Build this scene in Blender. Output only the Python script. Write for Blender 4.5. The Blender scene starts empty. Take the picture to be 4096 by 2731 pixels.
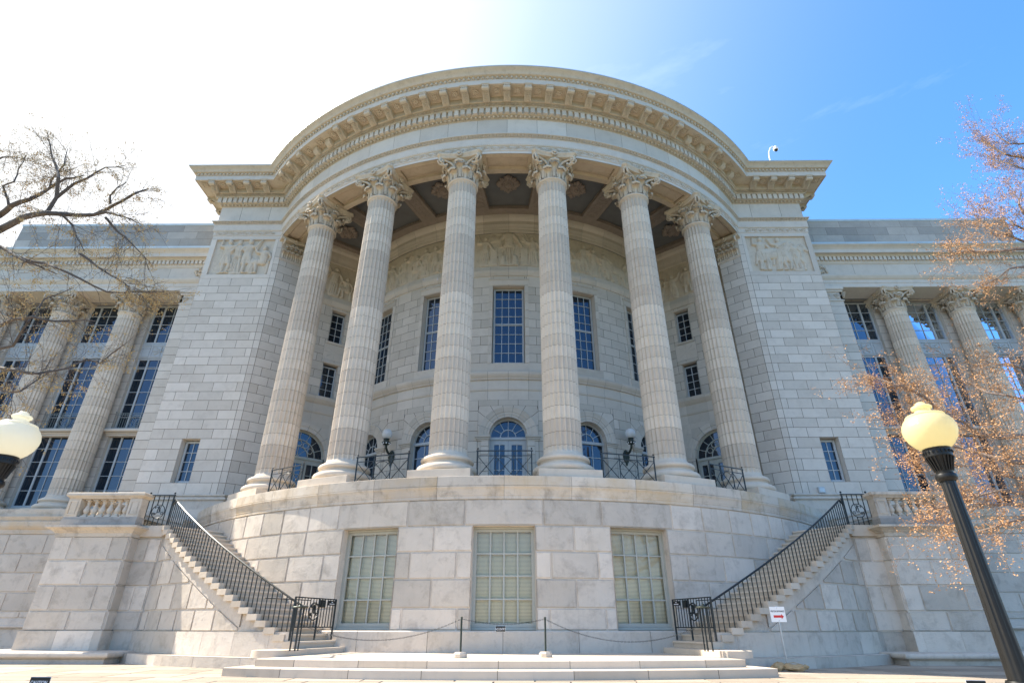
import bpy, math, random
import numpy as np
from math import sin, cos, pi, radians, sqrt, atan2, hypot
from mathutils import Matrix, Vector
random.seed(7)
SC = bpy.context.scene
COL = SC.collection
# ------------------------------------------------------------------ camera
YC = 33.398                       # centre of the round portico
def set_camera():
    pitch, roll, yaw = 0.4796, 0.0010, -0.0116
    cp, sp, cy, sy = cos(pitch), sin(pitch), cos(yaw), sin(yaw)
    F = Vector((sy*cp, cy*cp, sp)); R = Vector((cy, -sy, 0)); U = R.cross(F)
    R2 = cos(roll)*R + sin(roll)*U; U2 = -sin(roll)*R + cos(roll)*U
    cam = bpy.data.cameras.new('camera'); o = bpy.data.objects.new('camera', cam); COL.objects.link(o)
    m = Matrix.Identity(4)
    for i in range(3):
        m[i][0] = R2[i]; m[i][1] = U2[i]; m[i][2] = -F[i]
    m[0][3], m[1][3], m[2][3] = 0.435, 0.0, 0.946
    o.matrix_world = m
    cam.sensor_width = 36; cam.lens = 19.307; cam.clip_end = 3000; cam.clip_start = .05
    SC.camera = o
set_camera()
# ------------------------------------------------------------------ light
SUN_EL = radians(47); SUN_AZ = radians(16)          # azimuth: degrees behind the facade plane, from the left
sd = Vector((-cos(SUN_AZ)*cos(SUN_EL), sin(SUN_AZ)*cos(SUN_EL), sin(SUN_EL)))
w = bpy.data.worlds.new('World'); SC.world = w; w.use_nodes = True
nt = w.node_tree; nt.nodes.clear()
sky = nt.nodes.new('ShaderNodeTexSky'); sky.sky_type = 'NISHITA'; sky.sun_disc = False
sky.sun_elevation = SUN_EL; sky.sun_rotation = atan2(sd.x, sd.y)
sky.altitude = 150; sky.air_density = 1.0; sky.dust_density = 2.2; sky.ozone_density = 4.0
bg = nt.nodes.new('ShaderNodeBackground'); bg.inputs[1].default_value = 0.12
ow = nt.nodes.new('ShaderNodeOutputWorld')
# faint cirrus, part of the sky itself
tc = nt.nodes.new('ShaderNodeTexCoord'); mp_ = nt.nodes.new('ShaderNodeMapping'); mp_.inputs['Scale'].default_value = (1.2, 1.2, 5.0)
mp_.inputs['Rotation'].default_value = (.35, .5, .3)
nz = nt.nodes.new('ShaderNodeTexNoise'); nz.inputs['Scale'].default_value = 2.6; nz.inputs['Detail'].default_value = 7; nz.inputs['Roughness'].default_value = .62
rmp = nt.nodes.new('ShaderNodeValToRGB'); rmp.color_ramp.elements[0].position = .62; rmp.color_ramp.elements[0].color = (0, 0, 0, 1)
rmp.color_ramp.elements[1].position = .85; rmp.color_ramp.elements[1].color = (.14, .14, .14, 1)
mx = nt.nodes.new('ShaderNodeMixRGB'); mx.inputs[2].default_value = (4, 4.4, 4.8, 1)
nt.links.new(tc.outputs['Generated'], mp_.inputs[0]); nt.links.new(mp_.outputs[0], nz.inputs[0]); nt.links.new(nz.outputs[0], rmp.inputs[0])
nt.links.new(rmp.outputs[0], mx.inputs[0]); nt.links.new(sky.outputs[0], mx.inputs[1])
# deep polarised blue away from the sun, bright aureole of thin haze around it
hsv = nt.nodes.new('ShaderNodeHueSaturation'); hsv.inputs['Saturation'].default_value = 1.25; hsv.inputs['Value'].default_value = 1.45
nt.links.new(mx.outputs[0], hsv.inputs['Color'])
dt = nt.nodes.new('ShaderNodeVectorMath'); dt.operation = 'DOT_PRODUCT'; dt.inputs[1].default_value = sd
nrm = nt.nodes.new('ShaderNodeVectorMath'); nrm.operation = 'NORMALIZE'; nt.links.new(tc.outputs['Generated'], nrm.inputs[0]); nt.links.new(nrm.outputs[0], dt.inputs[0])
ra = nt.nodes.new('ShaderNodeValToRGB'); els = ra.color_ramp.elements
els[0].position = .25; els[0].color = (0, 0, 0, 1); els[1].position = .92; els[1].color = (1, 1, 1, 1)
for p_, v_ in ((.50, .10), (.69, .40), (.78, .70), (.86, .93)): e_ = els.new(p_); e_.color = (v_, v_, v_, 1)
ra.color_ramp.interpolation = 'B_SPLINE'
nt.links.new(dt.outputs['Value'], ra.inputs[0])
au = nt.nodes.new('ShaderNodeMixRGB'); au.inputs[2].default_value = (3.8, 3.85, 3.85, 1)
nt.links.new(ra.outputs[0], au.inputs[0]); nt.links.new(hsv.outputs[0], au.inputs[1])
nt.links.new(au.outputs[0], bg.inputs[0]); nt.links.new(bg.outputs[0], ow.inputs[0])
sl = bpy.data.lights.new('sun', 'SUN'); sl.energy = 4.6; sl.angle = radians(.53); sl.color = (1.0, .93, .82)
so = bpy.data.objects.new('sun', sl); COL.objects.link(so); so.rotation_euler = sd.to_track_quat('Z', 'Y').to_euler(); so.location = (-30, 20, 40)
SC.view_settings.view_transform = 'Standard'; SC.view_settings.look = 'None'; SC.view_settings.gamma = 1
SC.view_settings.exposure = 1.45
SC.render.engine = 'CYCLES'
# ------------------------------------------------------------------ materials
def nmat(name):
    m = bpy.data.materials.new(name); m.use_nodes = True
    return m, m.node_tree, m.node_tree.nodes['Principled BSDF']
def stone(name, a, b, dark=.55, rough=.85, bump=.25, stain=.5, streak=.35, sc=1.0, warm=(.50, .40, .27), warmth=.25):
    """limestone: per block tone, clouds, rain streaks, rusty patches, pits"""
    a = (a[0]*1.07, a[1]*.97, a[2]*.85); b = (b[0]*1.15, b[1]*1.05, b[2]*.93)
    m, t, p = nmat(name); N = t.nodes.new; L = t.links.new
    tc = N('ShaderNodeTexCoord')
    at = N('ShaderNodeAttribute'); at.attribute_name = 'tint'; at.attribute_type = 'GEOMETRY'
    add = N('ShaderNodeVectorMath'); add.operation = 'ADD'
    cmb = N('ShaderNodeVectorMath'); cmb.operation = 'SCALE'; cmb.inputs['Scale'].default_value = 31.0
    L(at.outputs['Color'], cmb.inputs[0]); L(tc.outputs['Object'], add.inputs[0]); L(cmb.outputs[0], add.inputs[1])
    n1 = N('ShaderNodeTexNoise'); n1.inputs['Scale'].default_value = 1.3*sc; n1.inputs['Detail'].default_value = 8; n1.inputs['Roughness'].default_value = .65; n1.inputs['Distortion'].default_value = .15
    L(add.outputs[0], n1.inputs['Vector'])
    base = N('ShaderNodeMixRGB'); base.inputs[1].default_value = (*a, 1); base.inputs[2].default_value = (*b, 1)
    mth = N('ShaderNodeMath'); mth.operation = 'MULTIPLY_ADD'; mth.inputs[1].default_value = 1.6; mth.inputs[2].default_value = -.3
    s1 = N('ShaderNodeMixRGB'); s1.inputs[0].default_value = .5
    L(n1.outputs[0], s1.inputs[1]); L(at.outputs['Color'], s1.inputs[2]); L(s1.outputs[0], mth.inputs[0]); mth.use_clamp = True
    L(mth.outputs[0], base.inputs[0])
    # dark clouds
    n2 = N('ShaderNodeTexNoise'); n2.inputs['Scale'].default_value = 2.1*sc; n2.inputs['Detail'].default_value = 9; n2.inputs['Roughness'].default_value = .7; n2.inputs['Distortion'].default_value = .35
    L(add.outputs[0], n2.inputs['Vector'])
    r2 = N('ShaderNodeValToRGB'); r2.color_ramp.elements[0].position = .50; r2.color_ramp.elements[1].position = .74
    r2.color_ramp.elements[0].color = (0, 0, 0, 1); r2.color_ramp.elements[1].color = (stain, stain, stain, 1)
    L(n2.outputs[0], r2.inputs[0])
    m2 = N('ShaderNodeMixRGB'); m2.blend_type = 'MULTIPLY'; m2.inputs[2].default_value = (dark, dark*.97, dark*.95, 1)
    L(r2.outputs[0], m2.inputs[0]); L(base.outputs[0], m2.inputs[1])
    # vertical streaks
    mp3 = N('ShaderNodeMapping'); mp3.inputs['Scale'].default_value = (3.2*sc, 3.2*sc, .28*sc); L(add.outputs[0], mp3.inputs[0])
    n3 = N('ShaderNodeTexNoise'); n3.inputs['Scale'].default_value = 1.5; n3.inputs['Detail'].default_value = 6; n3.inputs['Roughness'].default_value = .7; L(mp3.outputs[0], n3.inputs['Vector'])
    r3 = N('ShaderNodeValToRGB'); r3.color_ramp.elements[0].position = .56; r3.color_ramp.elements[1].position = .8
    r3.color_ramp.elements[0].color = (0, 0, 0, 1); r3.color_ramp.elements[1].color = (streak, streak, streak, 1); L(n3.outputs[0], r3.inputs[0])
    m3 = N('ShaderNodeMixRGB'); m3.blend_type = 'MULTIPLY'; m3.inputs[2].default_value = (.55, .53, .50, 1)
    L(r3.outputs[0], m3.inputs[0]); L(m2.outputs[0], m3.inputs[1])
    # warm patches
    n4 = N('ShaderNodeTexNoise'); n4.inputs['Scale'].default_value = .55*sc; n4.inputs['Detail'].default_value = 6; n4.inputs['Roughness'].default_value = .6; L(add.outputs[0], n4.inputs['Vector'])
    r4 = N('ShaderNodeValToRGB'); r4.color_ramp.elements[0].position = .5; r4.color_ramp.elements[1].position = .8
    r4.color_ramp.elements[0].color = (0, 0, 0, 1); r4.color_ramp.elements[1].color = (warmth, warmth, warmth, 1); L(n4.outputs[0], r4.inputs[0])
    m4 = N('ShaderNodeMixRGB'); m4.inputs[2].default_value = (*warm, 1); L(r4.outputs[0], m4.inputs[0]); L(m3.outputs[0], m4.inputs[1])
    L(m4.outputs[0], p.inputs['Base Color']); p.inputs['Roughness'].default_value = rough
    p.inputs['Specular IOR Level'].default_value = .25
    # pits and tooling
    n5 = N('ShaderNodeTexNoise'); n5.inputs['Scale'].default_value = 22*sc; n5.inputs['Detail'].default_value = 6; n5.inputs['Roughness'].default_value = .75; L(tc.outputs['Object'], n5.inputs['Vector'])
    ma = N('ShaderNodeMath'); ma.operation = 'MULTIPLY_ADD'; ma.inputs[1].default_value = 3.0; L(n2.outputs[0], ma.inputs[0]); L(n5.outputs[0], ma.inputs[2])
    bm = N('ShaderNodeBump'); bm.inputs['Strength'].default_value = bump; bm.inputs['Distance'].default_value = .02
    L(ma.outputs[0], bm.inputs['Height']); L(bm.outputs[0], p.inputs['Normal'])
    return m
def plain(name, col, rough=.6, metal=0, spec=.5, nscale=6, var=.25, bump=.0):
    m, t, p = nmat(name); N = t.nodes.new; L = t.links.new
    tc = N('ShaderNodeTexCoord'); n = N('ShaderNodeTexNoise'); n.inputs['Scale'].default_value = nscale; n.inputs['Detail'].default_value = 6
    L(tc.outputs['Object'], n.inputs['Vector'])
    mix = N('ShaderNodeMixRGB'); mix.inputs[1].default_value = (*[c*(1-var) for c in col], 1); mix.inputs[2].default_value = (*[min(1, c*(1+var)) for c in col], 1)
    L(n.outputs[0], mix.inputs[0]); L(mix.outputs[0], p.inputs['Base Color'])
    p.inputs['Roughness'].default_value = rough; p.inputs['Metallic'].default_value = metal; p.inputs['Specular IOR Level'].default_value = spec
    if bump:
        b = N('ShaderNodeBump'); b.inputs['Strength'].default_value = bump; b.inputs['Distance'].default_value = .01; L(n.outputs[0], b.inputs['Height']); L(b.outputs[0], p.inputs['Normal'])
    return m
M = {}
M['ashlar'] = stone('ashlar_limestone', (.50, .49, .47), (.60, .59, .57), dark=.70, stain=.45, streak=.18, warmth=.10, bump=.12)
M['inner'] = stone('inner_limestone', (.47, .46, .435), (.57, .555, .53), dark=.72, stain=.4, streak=.15, warmth=.15, bump=.12)
M['rustic'] = stone('weathered_limestone', (.43, .415, .39), (.62, .59, .55), dark=.58, stain=.8, streak=.45, warmth=.30, bump=.55)
M['col'] = stone('column_limestone', (.50, .46, .41), (.62, .58, .52), dark=.70, stain=.45, streak=.25, warmth=.35, bump=.15)
M['carved'] = stone('carved_limestone', (.47, .44, .39), (.59, .56, .50), dark=.50, stain=.55, streak=.3, warmth=.35, bump=.2, sc=1.6)
M['coping'] = stone('stained_coping_limestone', (.44, .415, .38), (.60, .57, .52), dark=.5, stain=.9, streak=.9, warmth=.95, bump=.3, warm=(.56, .40, .22))
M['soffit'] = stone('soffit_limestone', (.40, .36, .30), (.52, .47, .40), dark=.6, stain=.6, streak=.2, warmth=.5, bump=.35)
M['darkstone'] = stone('sooty_limestone', (.20, .21, .22), (.36, .36, .36), dark=.45, stain=.8, streak=.6, warmth=.1)
M['step'] = stone('step_limestone', (.44, .405, .355), (.56, .52, .465), dark=.75, stain=.4, streak=.35, warmth=.3, bump=.15)
M['pave'] = stone('flagstone', (.25, .225, .195), (.38, .345, .30), dark=.75, stain=.5, streak=0, warmth=.3, bump=.4)
M['parapet'] = stone('parapet_limestone', (.27, .28, .29), (.42, .42, .42), dark=.75, stain=.5, streak=.3, warmth=.1)
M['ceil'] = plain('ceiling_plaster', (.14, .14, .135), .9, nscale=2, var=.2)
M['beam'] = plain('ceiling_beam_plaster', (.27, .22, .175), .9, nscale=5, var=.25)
M['mortar'] = plain('mortar', (.13, .10, .075), .95, nscale=9)
M['coljoint'] = plain('column_joint', (.25, .215, .17), .95, nscale=9)
M['joint'] = plain('open_joint', (.035, .03, .025), .95)
M['iron'] = plain('black_iron', (.018, .022, .022), .38, .2, .5, nscale=40)
M['grille'] = plain('grey_green_iron', (.22, .24, .22), .5, .2)
M['wood'] = plain('cream_window_paint', (.40, .39, .33), .5, nscale=3, var=.1)
M['woodblue'] = plain('grey_window_paint', (.45, .46, .45), .45, nscale=3, var=.1)
M['flash'] = plain('zinc_flashing', (.50, .54, .52), .45, .3, nscale=2)
M['bronze'] = plain('verdigris_bronze', (.035, .045, .035), .5, .5, nscale=20, var=.5)
M['white'] = plain('white_enamel', (.80, .80, .79), .35, nscale=2, var=.03)
M['black'] = plain('black_enamel', (.008, .008, .0075), .42, 0, .35, nscale=12, var=.4, bump=.15)
M['red'] = plain('red_paint', (.60, .02, .02), .4, var=.05)
M['bark'] = plain('bark', (.105, .085, .07), .9, nscale=30, var=.5, bump=.5)
M['bark2'] = plain('pale_bark', (.20, .15, .12), .9, nscale=30, var=.5, bump=.5)
M['pod'] = plain('dry_seed_clusters', (.50, .33, .13), .8, nscale=3, var=.45)
M['bud'] = plain('spring_catkins', (.46, .25, .11), .8, nscale=9, var=.65)
M['sack'] = plain('burlap', (.42, .29, .15), .95, nscale=14, var=.45, bump=.5)
M['zinc'] = plain('galvanised_steel', (.45, .45, .45), .4, .8)
M['soil'] = plain('lawn', (.05, .07, .03), .95, nscale=1.5, var=.5)
M['curtain'] = plain('sheer_curtain', (.50, .48, .42), .9, nscale=4)
M['lead'] = plain('lead_roof', (.25, .26, .26), .7)
def glass_mat(name, base=(.012, .02, .03), clear=0.0, ior=1.6, tint=(.75, .86, 1.0), refl=.12):
    m, t, p = nmat(name); N = t.nodes.new; L = t.links.new
    out = t.nodes['Material Output']
    gl = N('ShaderNodeBsdfGlossy'); gl.inputs['Roughness'].default_value = .015; gl.inputs['Color'].default_value = (*tint, 1)
    tcn = N('ShaderNodeTexCoord'); n = N('ShaderNodeTexNoise'); n.inputs['Scale'].default_value = 1.1; n.inputs['Detail'].default_value = 1; L(tcn.outputs['Object'], n.inputs['Vector'])
    b = N('ShaderNodeBump'); b.inputs['Strength'].default_value = .035; b.inputs['Distance'].default_value = .12; L(n.outputs[0], b.inputs['Height']); L(b.outputs[0], gl.inputs['Normal'])
    if clear: under = N('ShaderNodeBsdfTransparent'); under.inputs[0].default_value = (1.0, .97, .88, 1)
    else: under = N('ShaderNodeBsdfDiffuse'); under.inputs[0].default_value = (*base, 1)
    fr = N('ShaderNodeFresnel'); fr.inputs[0].default_value = ior
    ma = N('ShaderNodeMath'); ma.operation = 'ADD'; ma.use_clamp = True; ma.inputs[1].default_value = refl; L(fr.outputs[0], ma.inputs[0])
    mix = N('ShaderNodeMixShader'); L(ma.outputs[0], mix.inputs[0]); L(under.outputs[0], mix.inputs[1]); L(gl.outputs[0], mix.inputs[2])
    L(mix.outputs[0], out.inputs[0])
    return m
M['pane'] = glass_mat('dark_window_glass', refl=.05, ior=1.42, tint=(.60, .72, .88))
M['paneclear'] = glass_mat('clear_window_glass', clear=1, refl=.0, ior=1.5)
def blind_mat():
    m, t, p = nmat('venetian_blind'); N = t.nodes.new; L = t.links.new
    tcn = N('ShaderNodeTexCoord'); sx = N('ShaderNodeSeparateXYZ'); L(tcn.outputs['Object'], sx.inputs[0])
    a = N('ShaderNodeMath'); a.operation = 'MULTIPLY'; a.inputs[1].default_value = 1/.036; L(sx.outputs[2], a.inputs[0])
    fr = N('ShaderNodeMath'); fr.operation = 'FRACT'; L(a.outputs[0], fr.inputs[0])
    r = N('ShaderNodeValToRGB'); r.color_ramp.elements[0].position = .22; r.color_ramp.elements[0].color = (.20, .17, .11, 1); r.color_ramp.elements[1].position = .34; r.color_ramp.elements[1].color = (.84, .77, .62, 1)
    L(fr.outputs[0], r.inputs[0]); L(r.outputs[0], p.inputs['Base Color']); p.inputs['Roughness'].default_value = .6
    return m
M['blind'] = blind_mat()
def globe_mat(name, col, trans):
    m, t, p = nmat(name); N = t.nodes.new; L = t.links.new
    tcn = N('ShaderNodeTexCoord'); n = N('ShaderNodeTexNoise'); n.inputs['Scale'].default_value = 90; n.inputs['Detail'].default_value = 3; L(tcn.outputs['Object'], n.inputs['Vector'])
    b = N('ShaderNodeBump'); b.inputs['Strength'].default_value = .5; b.inputs['Distance'].default_value = .006; L(n.outputs[0], b.inputs['Height']); L(b.outputs[0], p.inputs['Normal'])
    p.inputs['Base Color'].default_value = (*col, 1); p.inputs['Roughness'].default_value = .22
    out = t.nodes['Material Output']; tr = N('ShaderNodeBsdfTranslucent'); tr.inputs[0].default_value = (*col, 1)
    mix = N('ShaderNodeMixShader'); mix.inputs[0].default_value = trans; L(p.outputs[0], mix.inputs[1]); L(tr.outputs[0], mix.inputs[2]); L(mix.outputs[0], out.inputs[0])
    return m
M['amber'] = globe_mat('aged_acrylic', (.86, .78, .50), .6)
M['cream'] = globe_mat('cream_acrylic', (.86, .83, .70), .5)
M['opal'] = globe_mat('opal_glass', (.85, .85, .83), .3)
# ------------------------------------------------------------------ mesh builder
class MB:
    def __init__(s, mats): s.v = []; s.f = []; s.mi = []; s.t = []; s.sm = []; s.mats = mats
    def add(s, vs, fs, mi=0, tint=None, smooth=False):
        b = len(s.v); s.v.extend(vs)
        if tint is None: tint = random.random()
        for f in fs: s.f.append([b+i for i in f]); s.mi.append(mi); s.t.append(tint); s.sm.append(smooth)
    def grid(s, pts, nu, nv, mi=0, tint=None, smooth=False, cu=False, cv=False):
        """pts: nu*nv points, index i*nv+j"""
        fs = []
        for i in range(nu if cu else nu-1):
            for j in range(nv if cv else nv-1):
                i2 = (i+1) % nu; j2 = (j+1) % nv
                fs.append((i*nv+j, i2*nv+j, i2*nv+j2, i*nv+j2))
        s.add(pts, fs, mi, tint, smooth)
    def build(s, name, parent=None, sharp=35):
        me = bpy.data.meshes.new(name); me.from_pydata([tuple(map(float, p)) for p in s.v], [], s.f)
        for m in s.mats: me.materials.append(M[m])
        me.polygons.foreach_set('material_index', s.mi); me.polygons.foreach_set('use_smooth', s.sm)
        at = me.attributes.new('tint', 'FLOAT', 'FACE'); at.data.foreach_set('value', s.t)
        me.update()
        if any(s.sm): me.set_sharp_from_angle(angle=radians(sharp))
        o = bpy.data.objects.new(name, me); COL.objects.link(o)
        if parent: o.parent = parent
        return o
def box(mb, x0, x1, y0, y1, z0, z1, mi=0, tint=None):
    v = [(x, y, z) for x in (x0, x1) for y in (y0, y1) for z in (z0, z1)]
    mb.add(v, [(0, 1, 3, 2), (4, 6, 7, 5), (0, 4, 5, 1), (2, 3, 7, 6), (0, 2, 6, 4), (1, 5, 7, 3)], mi, tint)
def mbox(mb, mp, u0, u1, v0, v1, d0, d1, n=1, mi=0, tint=None, bev=0):
    """box in the mapped space mp(u, v, d)"""
    if tint is None: tint = random.random()
    prof = [(v0, d0), (v0, d1-bev), (v0+bev, d1), (v1-bev, d1), (v1, d1-bev), (v1, d0)] if bev else [(v0, d0), (v0, d1), (v1, d1), (v1, d0)]
    k = len(prof)
    pts = [mp(u0+(u1-u0)*i/n, v, d) for i in range(n+1) for v, d in prof]
    mb.grid(pts, n+1, k, mi, tint, cv=True)
    b = [p for p in pts[:k]]; e = pts[-k:]
    mb.add(b, [tuple(range(k))], mi, tint); mb.add(e, [tuple(range(k))[::-1]], mi, tint)
def cyl(R):  # u in degrees from the front, v = z, d = outward
    def mp(u, v, d): a = radians(u); return ((R+d)*sin(a), YC-(R+d)*cos(a), v)
    return mp
def frame(p, q, s=1):  # vertical plane from p to q; u metres along it; d outward
    dx, dy = q[0]-p[0], q[1]-p[1]; L = hypot(dx, dy); dx /= L; dy /= L; nx, ny = -dy*s, dx*s
    def mp(u, v, d): return (p[0]+dx*u+nx*d, p[1]+dy*u+ny*d, v)
    mp.L = L; return mp
def local(mp, uc, deg=0):  # flat frame tangent to a mapped wall at uc, x in metres
    o = mp(uc, 0, 0); n = mp(uc, 0, 1); nx, ny = n[0]-o[0], n[1]-o[1]; rx, ry = -ny, nx
    def f(x, z, d): return (o[0]+rx*x+nx*d, o[1]+ry*x+ny*d, z)
    return f
def sub_rect(r, holes):
    out = [r]
    for h in holes:
        nxt = []
        for (a, b, c, d) in out:
            if h[1] <= a+1e-6 or h[0] >= b-1e-6 or h[3] <= c+1e-6 or h[2] >= d-1e-6: nxt.append((a, b, c, d)); continue
            if h[0] > a+1e-6: nxt.append((a, h[0], c, d))
            if h[1] < b-1e-6: nxt.append((h[1], b, c, d))
            a2, b2 = max(a, h[0]), min(b, h[1])
            if h[2] > c+1e-6: nxt.append((a2, b2, c, h[2]))
            if h[3] < d-1e-6: nxt.append((a2, b2, h[3], d))
        out = nxt
    return out
def ashlar(mb, mp, u0, u1, zs, jl, holes=[], gap=.019, proud=.006, bev=0.0, ku=1.0, du=1.6, off=.5, mstone=0, mback=1):
    """courses between heights zs, joints every jl (or explicit list per course); ku = u units per metre"""
    gu = gap*ku/2; gz = gap/2
    for i in range(len(zs)-1):
        z0, z1 = zs[i], zs[i+1]
        if callable(jl): js = jl(i)
        else:
            st = (i % 2)*off*jl; js = [u0]; x = math.floor(u0/jl)*jl+st
            while x < u1:
                if x > u0+.18*jl and x < u1-.12*jl: js.append(x)
                x += jl
            js.append(u1)
        for a, b in zip(js[:-1], js[1:]):
            for (c, d, e, f) in sub_rect((a, b, z0, z1), holes):
                if d-c < gu*3 or f-e < gz*3: continue
                t = random.random(); n = max(1, int(math.ceil((d-c)/du)))
                n = n if du < 50 else 1
                # back
                mb.grid([mp(c+(d-c)*k/n, z, 0) for k in range(n+1) for z in (e, f)], n+1, 2, mback, t)
                A, B, E, G = c+gu, d-gu, e+gz, f-gz; bu = bev*ku
                P = [mp(A+bu+(B-A-2*bu)*k/n, z, proud) for k in range(n+1) for z in (E+bev, G-bev)]
                mb.grid(P, n+1, 2, mstone, t)
                # edges
                lo = [mp(A+(B-A)*k/n, E, 0) for k in range(n+1)]; hi = [mp(A+(B-A)*k/n, G, 0) for k in range(n+1)]
                pl = P[0::2]; ph = P[1::2]
                for q, r in ((lo, pl), (ph, hi)):
                    mb.grid([x for pr in zip(q, r) for x in pr], n+1, 2, mstone, t)
                mb.add([lo[0], pl[0], ph[0], hi[0]], [(0, 1, 2, 3)], mstone, t); mb.add([lo[-1], pl[-1], ph[-1], hi[-1]], [(3, 2, 1, 0)], mstone, t)
def reveal(mb, mp, a, b, z0, z1, depth, mi=0, nu=1, top=True, bot=True):
    for u in (a, b): mb.add([mp(u, z0, .004), mp(u, z1, .004), mp(u, z1, -depth), mp(u, z0, -depth)], [(0, 1, 2, 3)], mi)
    for z, on in ((z0, bot), (z1, top)):
        if on: mb.grid([mp(a+(b-a)*k/nu, z, d) for k in range(nu+1) for d in (.004, -depth)], nu+1, 2, mi)
def sweep(mb, path, prof, mi=0, smooth=True, closed=False, tint=.5):
    """path(d) -> plan points at offset d; prof = [(d, z)...]"""
    cols = [[(x, y, z) for x, y in path(d)] for d, z in prof]
    n = len(cols[0]); k = len(prof)
    if callable(tint): pass
    pts = [cols[j][i] for i in range(n) for j in range(k)]
    if tint is None:
        for i in range(n-1):
            mb.add([cols[j][i+e] for e in (0, 1) for j in range(k)], [(j, k+j, k+j+1, j+1) for j in range(k-1)], mi, random.random(), False)
    else: mb.grid(pts, n, k, mi, tint, smooth)
def rev(mb, prof, t0, t1, step=1.5, mi=0, smooth=True, tint=.5, R0=0, joints=0, jgap=.09):
    """profile (R, z) turned about the portico axis; optional block joints every `joints` degrees"""
    if joints:
        a = t0; segs = []
        k = math.ceil(t0/joints+.001)*joints
        while k < t1: segs.append((a, k)); a = k; k += joints
        segs.append((a, t1))
    else: segs = [(t0, t1)]
    for a, b in segs:
        g = jgap/2 if joints else 0
        n = max(1, int(math.ceil((b-a)/step)))
        pts = []
        for i in range(n+1):
            th = radians(a+g+(b-a-2*g)*i/n)
            for R, z in prof: pts.append((R*sin(th), YC-R*cos(th), z))
        mb.grid(pts, n+1, len(prof), mi, random.random() if joints else tint, smooth)
        if joints:
            th0 = radians(b-g)
            th1 = radians(b+g)
            q = [((R-.012)*sin(t), YC-(R-.012)*cos(t), z) for t in (th0, th1) for R, z in prof]
            mb.grid(q, 2, len(prof), 1, .5)
def lathe(mb, prof, cx=0, cy=0, n=32, mi=0, smooth=True, tint=.5, z0=0):
    pts = [(cx+r*cos(2*pi*i/n), cy+r*sin(2*pi*i/n), z0+z) for i in range(n) for r, z in prof]
    mb.grid(pts, n, len(prof), mi, tint, smooth, cu=True)
def tube(mb, pts, r, n=6, mi=0, smooth=True, tint=.5, cap=True, closed=False):
    P = [Vector(p) for p in pts]; N = len(P); rr = r if hasattr(r, '__len__') else [r]*N
    out = []; prev = None
    for i in range(N):
        if closed: t = P[(i+1) % N]-P[i-1]
        else: t = P[min(i+1, N-1)]-P[max(i-1, 0)]
        if t.length < 1e-9: t = Vector((0, 0, 1))
        t.normalize()
        if prev is None:
            a = Vector((0, 0, 1)) if abs(t.z) < .9 else Vector((1, 0, 0)); x = t.cross(a).normalized()
        else:
            x = prev-t*prev.dot(t)
            x = x.normalized() if x.length > 1e-6 else prev
        prev = x; y = t.cross(x)
        for k in range(n):
            a = 2*pi*k/n+pi/n; out.append(P[i]+x*(cos(a)*rr[i])+y*(sin(a)*rr[i]))
    mb.grid(out, N, n, mi, tint, smooth, cv=True, cu=closed)
    if cap and not closed:
        mb.add(out[:n], [tuple(range(n))[::-1]], mi, tint); mb.add(out[-n:], [tuple(range(n))], mi, tint)
def ell(mb, c, r, n=8, m=5, mi=0, tint=.5, ax=None):
    """ellipsoid; r=(rx,ry,rz) along axes ax (three vectors)"""
    ax = ax or ((1, 0, 0), (0, 1, 0), (0, 0, 1)); pts = []
    for i in range(n):
        for j in range(m+1):
            a = 2*pi*i/n; b = -pi/2+pi*j/m
            p = (r[0]*cos(a)*cos(b), r[1]*sin(a)*cos(b), r[2]*sin(b))
            pts.append(tuple(c[k]+sum(p[q]*ax[q][k] for q in range(3)) for k in range(3)))
    mb.grid(pts, n, m+1, mi, tint, True, cu=True)
# ------------------------------------------------------------------ scene graph
LABELS = []
def tag(o, label=None, cat=None, group=None, kind=None):
    if label: o['label'] = label
    if cat: o['category'] = cat
    if group: o['group'] = group
    if kind: o['kind'] = kind
    return o
def thing(name, label, cat, loc=(0, 0, 0), group=None):
    o = bpy.data.objects.new(name, None); COL.objects.link(o); o.location = loc; o.empty_display_size = .2
    return tag(o, label, cat, group)
def put(mb, name, parent, sharp=35):
    """part whose mesh is in world coordinates"""
    o = mb.build(name, parent, sharp)
    if parent:
        off = Vector((0, 0, 0)); q = parent
        while q: off += q.location; q = q.parent
        o.location = -off
    return o
def inst(src, parent, loc, rz=0.0, name=None, kids=True):
    c = src.copy(); COL.objects.link(c); c.parent = parent; c.location = loc; c.rotation_euler = (0, 0, rz)
    if kids:
        for ch in src.children:
            d = ch.copy(); COL.objects.link(d); d.parent = c
    return c
# ================================================================== ground
g = MB(['soil']); box(g, -600, 600, -600, 900, -.5, -.012)
tag(put(g, 'ground', None), kind='structure')
pv = MB(['pave', 'joint'])
mpg = lambda u, v, d: (u, v, -.006+d)
rr = random.Random(3)
y = -6.0; rows = [y]
while y < 24: y += rr.choice([.55, .75, .9, 1.1]); rows.append(y)
def fj(i):
    u = -30+rr.random(); out = [-31]
    while u < 30: out.append(u); u += rr.uniform(.9, 2.2)
    return out+[31]
ashlar(pv, mpg, -31, 31, rows, fj, gap=.04, proud=.014, du=1e9)
# lift and jitter slabs slightly so that edges catch light
tag(put(pv, 'paving', None), kind='structure')
# ================================================================== building
B = thing('government_building', 'pale limestone domed-style government building with a round columned portico and long columned wings', 'building', (0, 22, 0))
B['label'] = 'pale limestone government building with a round portico of six fluted columns and two long wings'
DEG = lambda R: 180/pi/R
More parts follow.
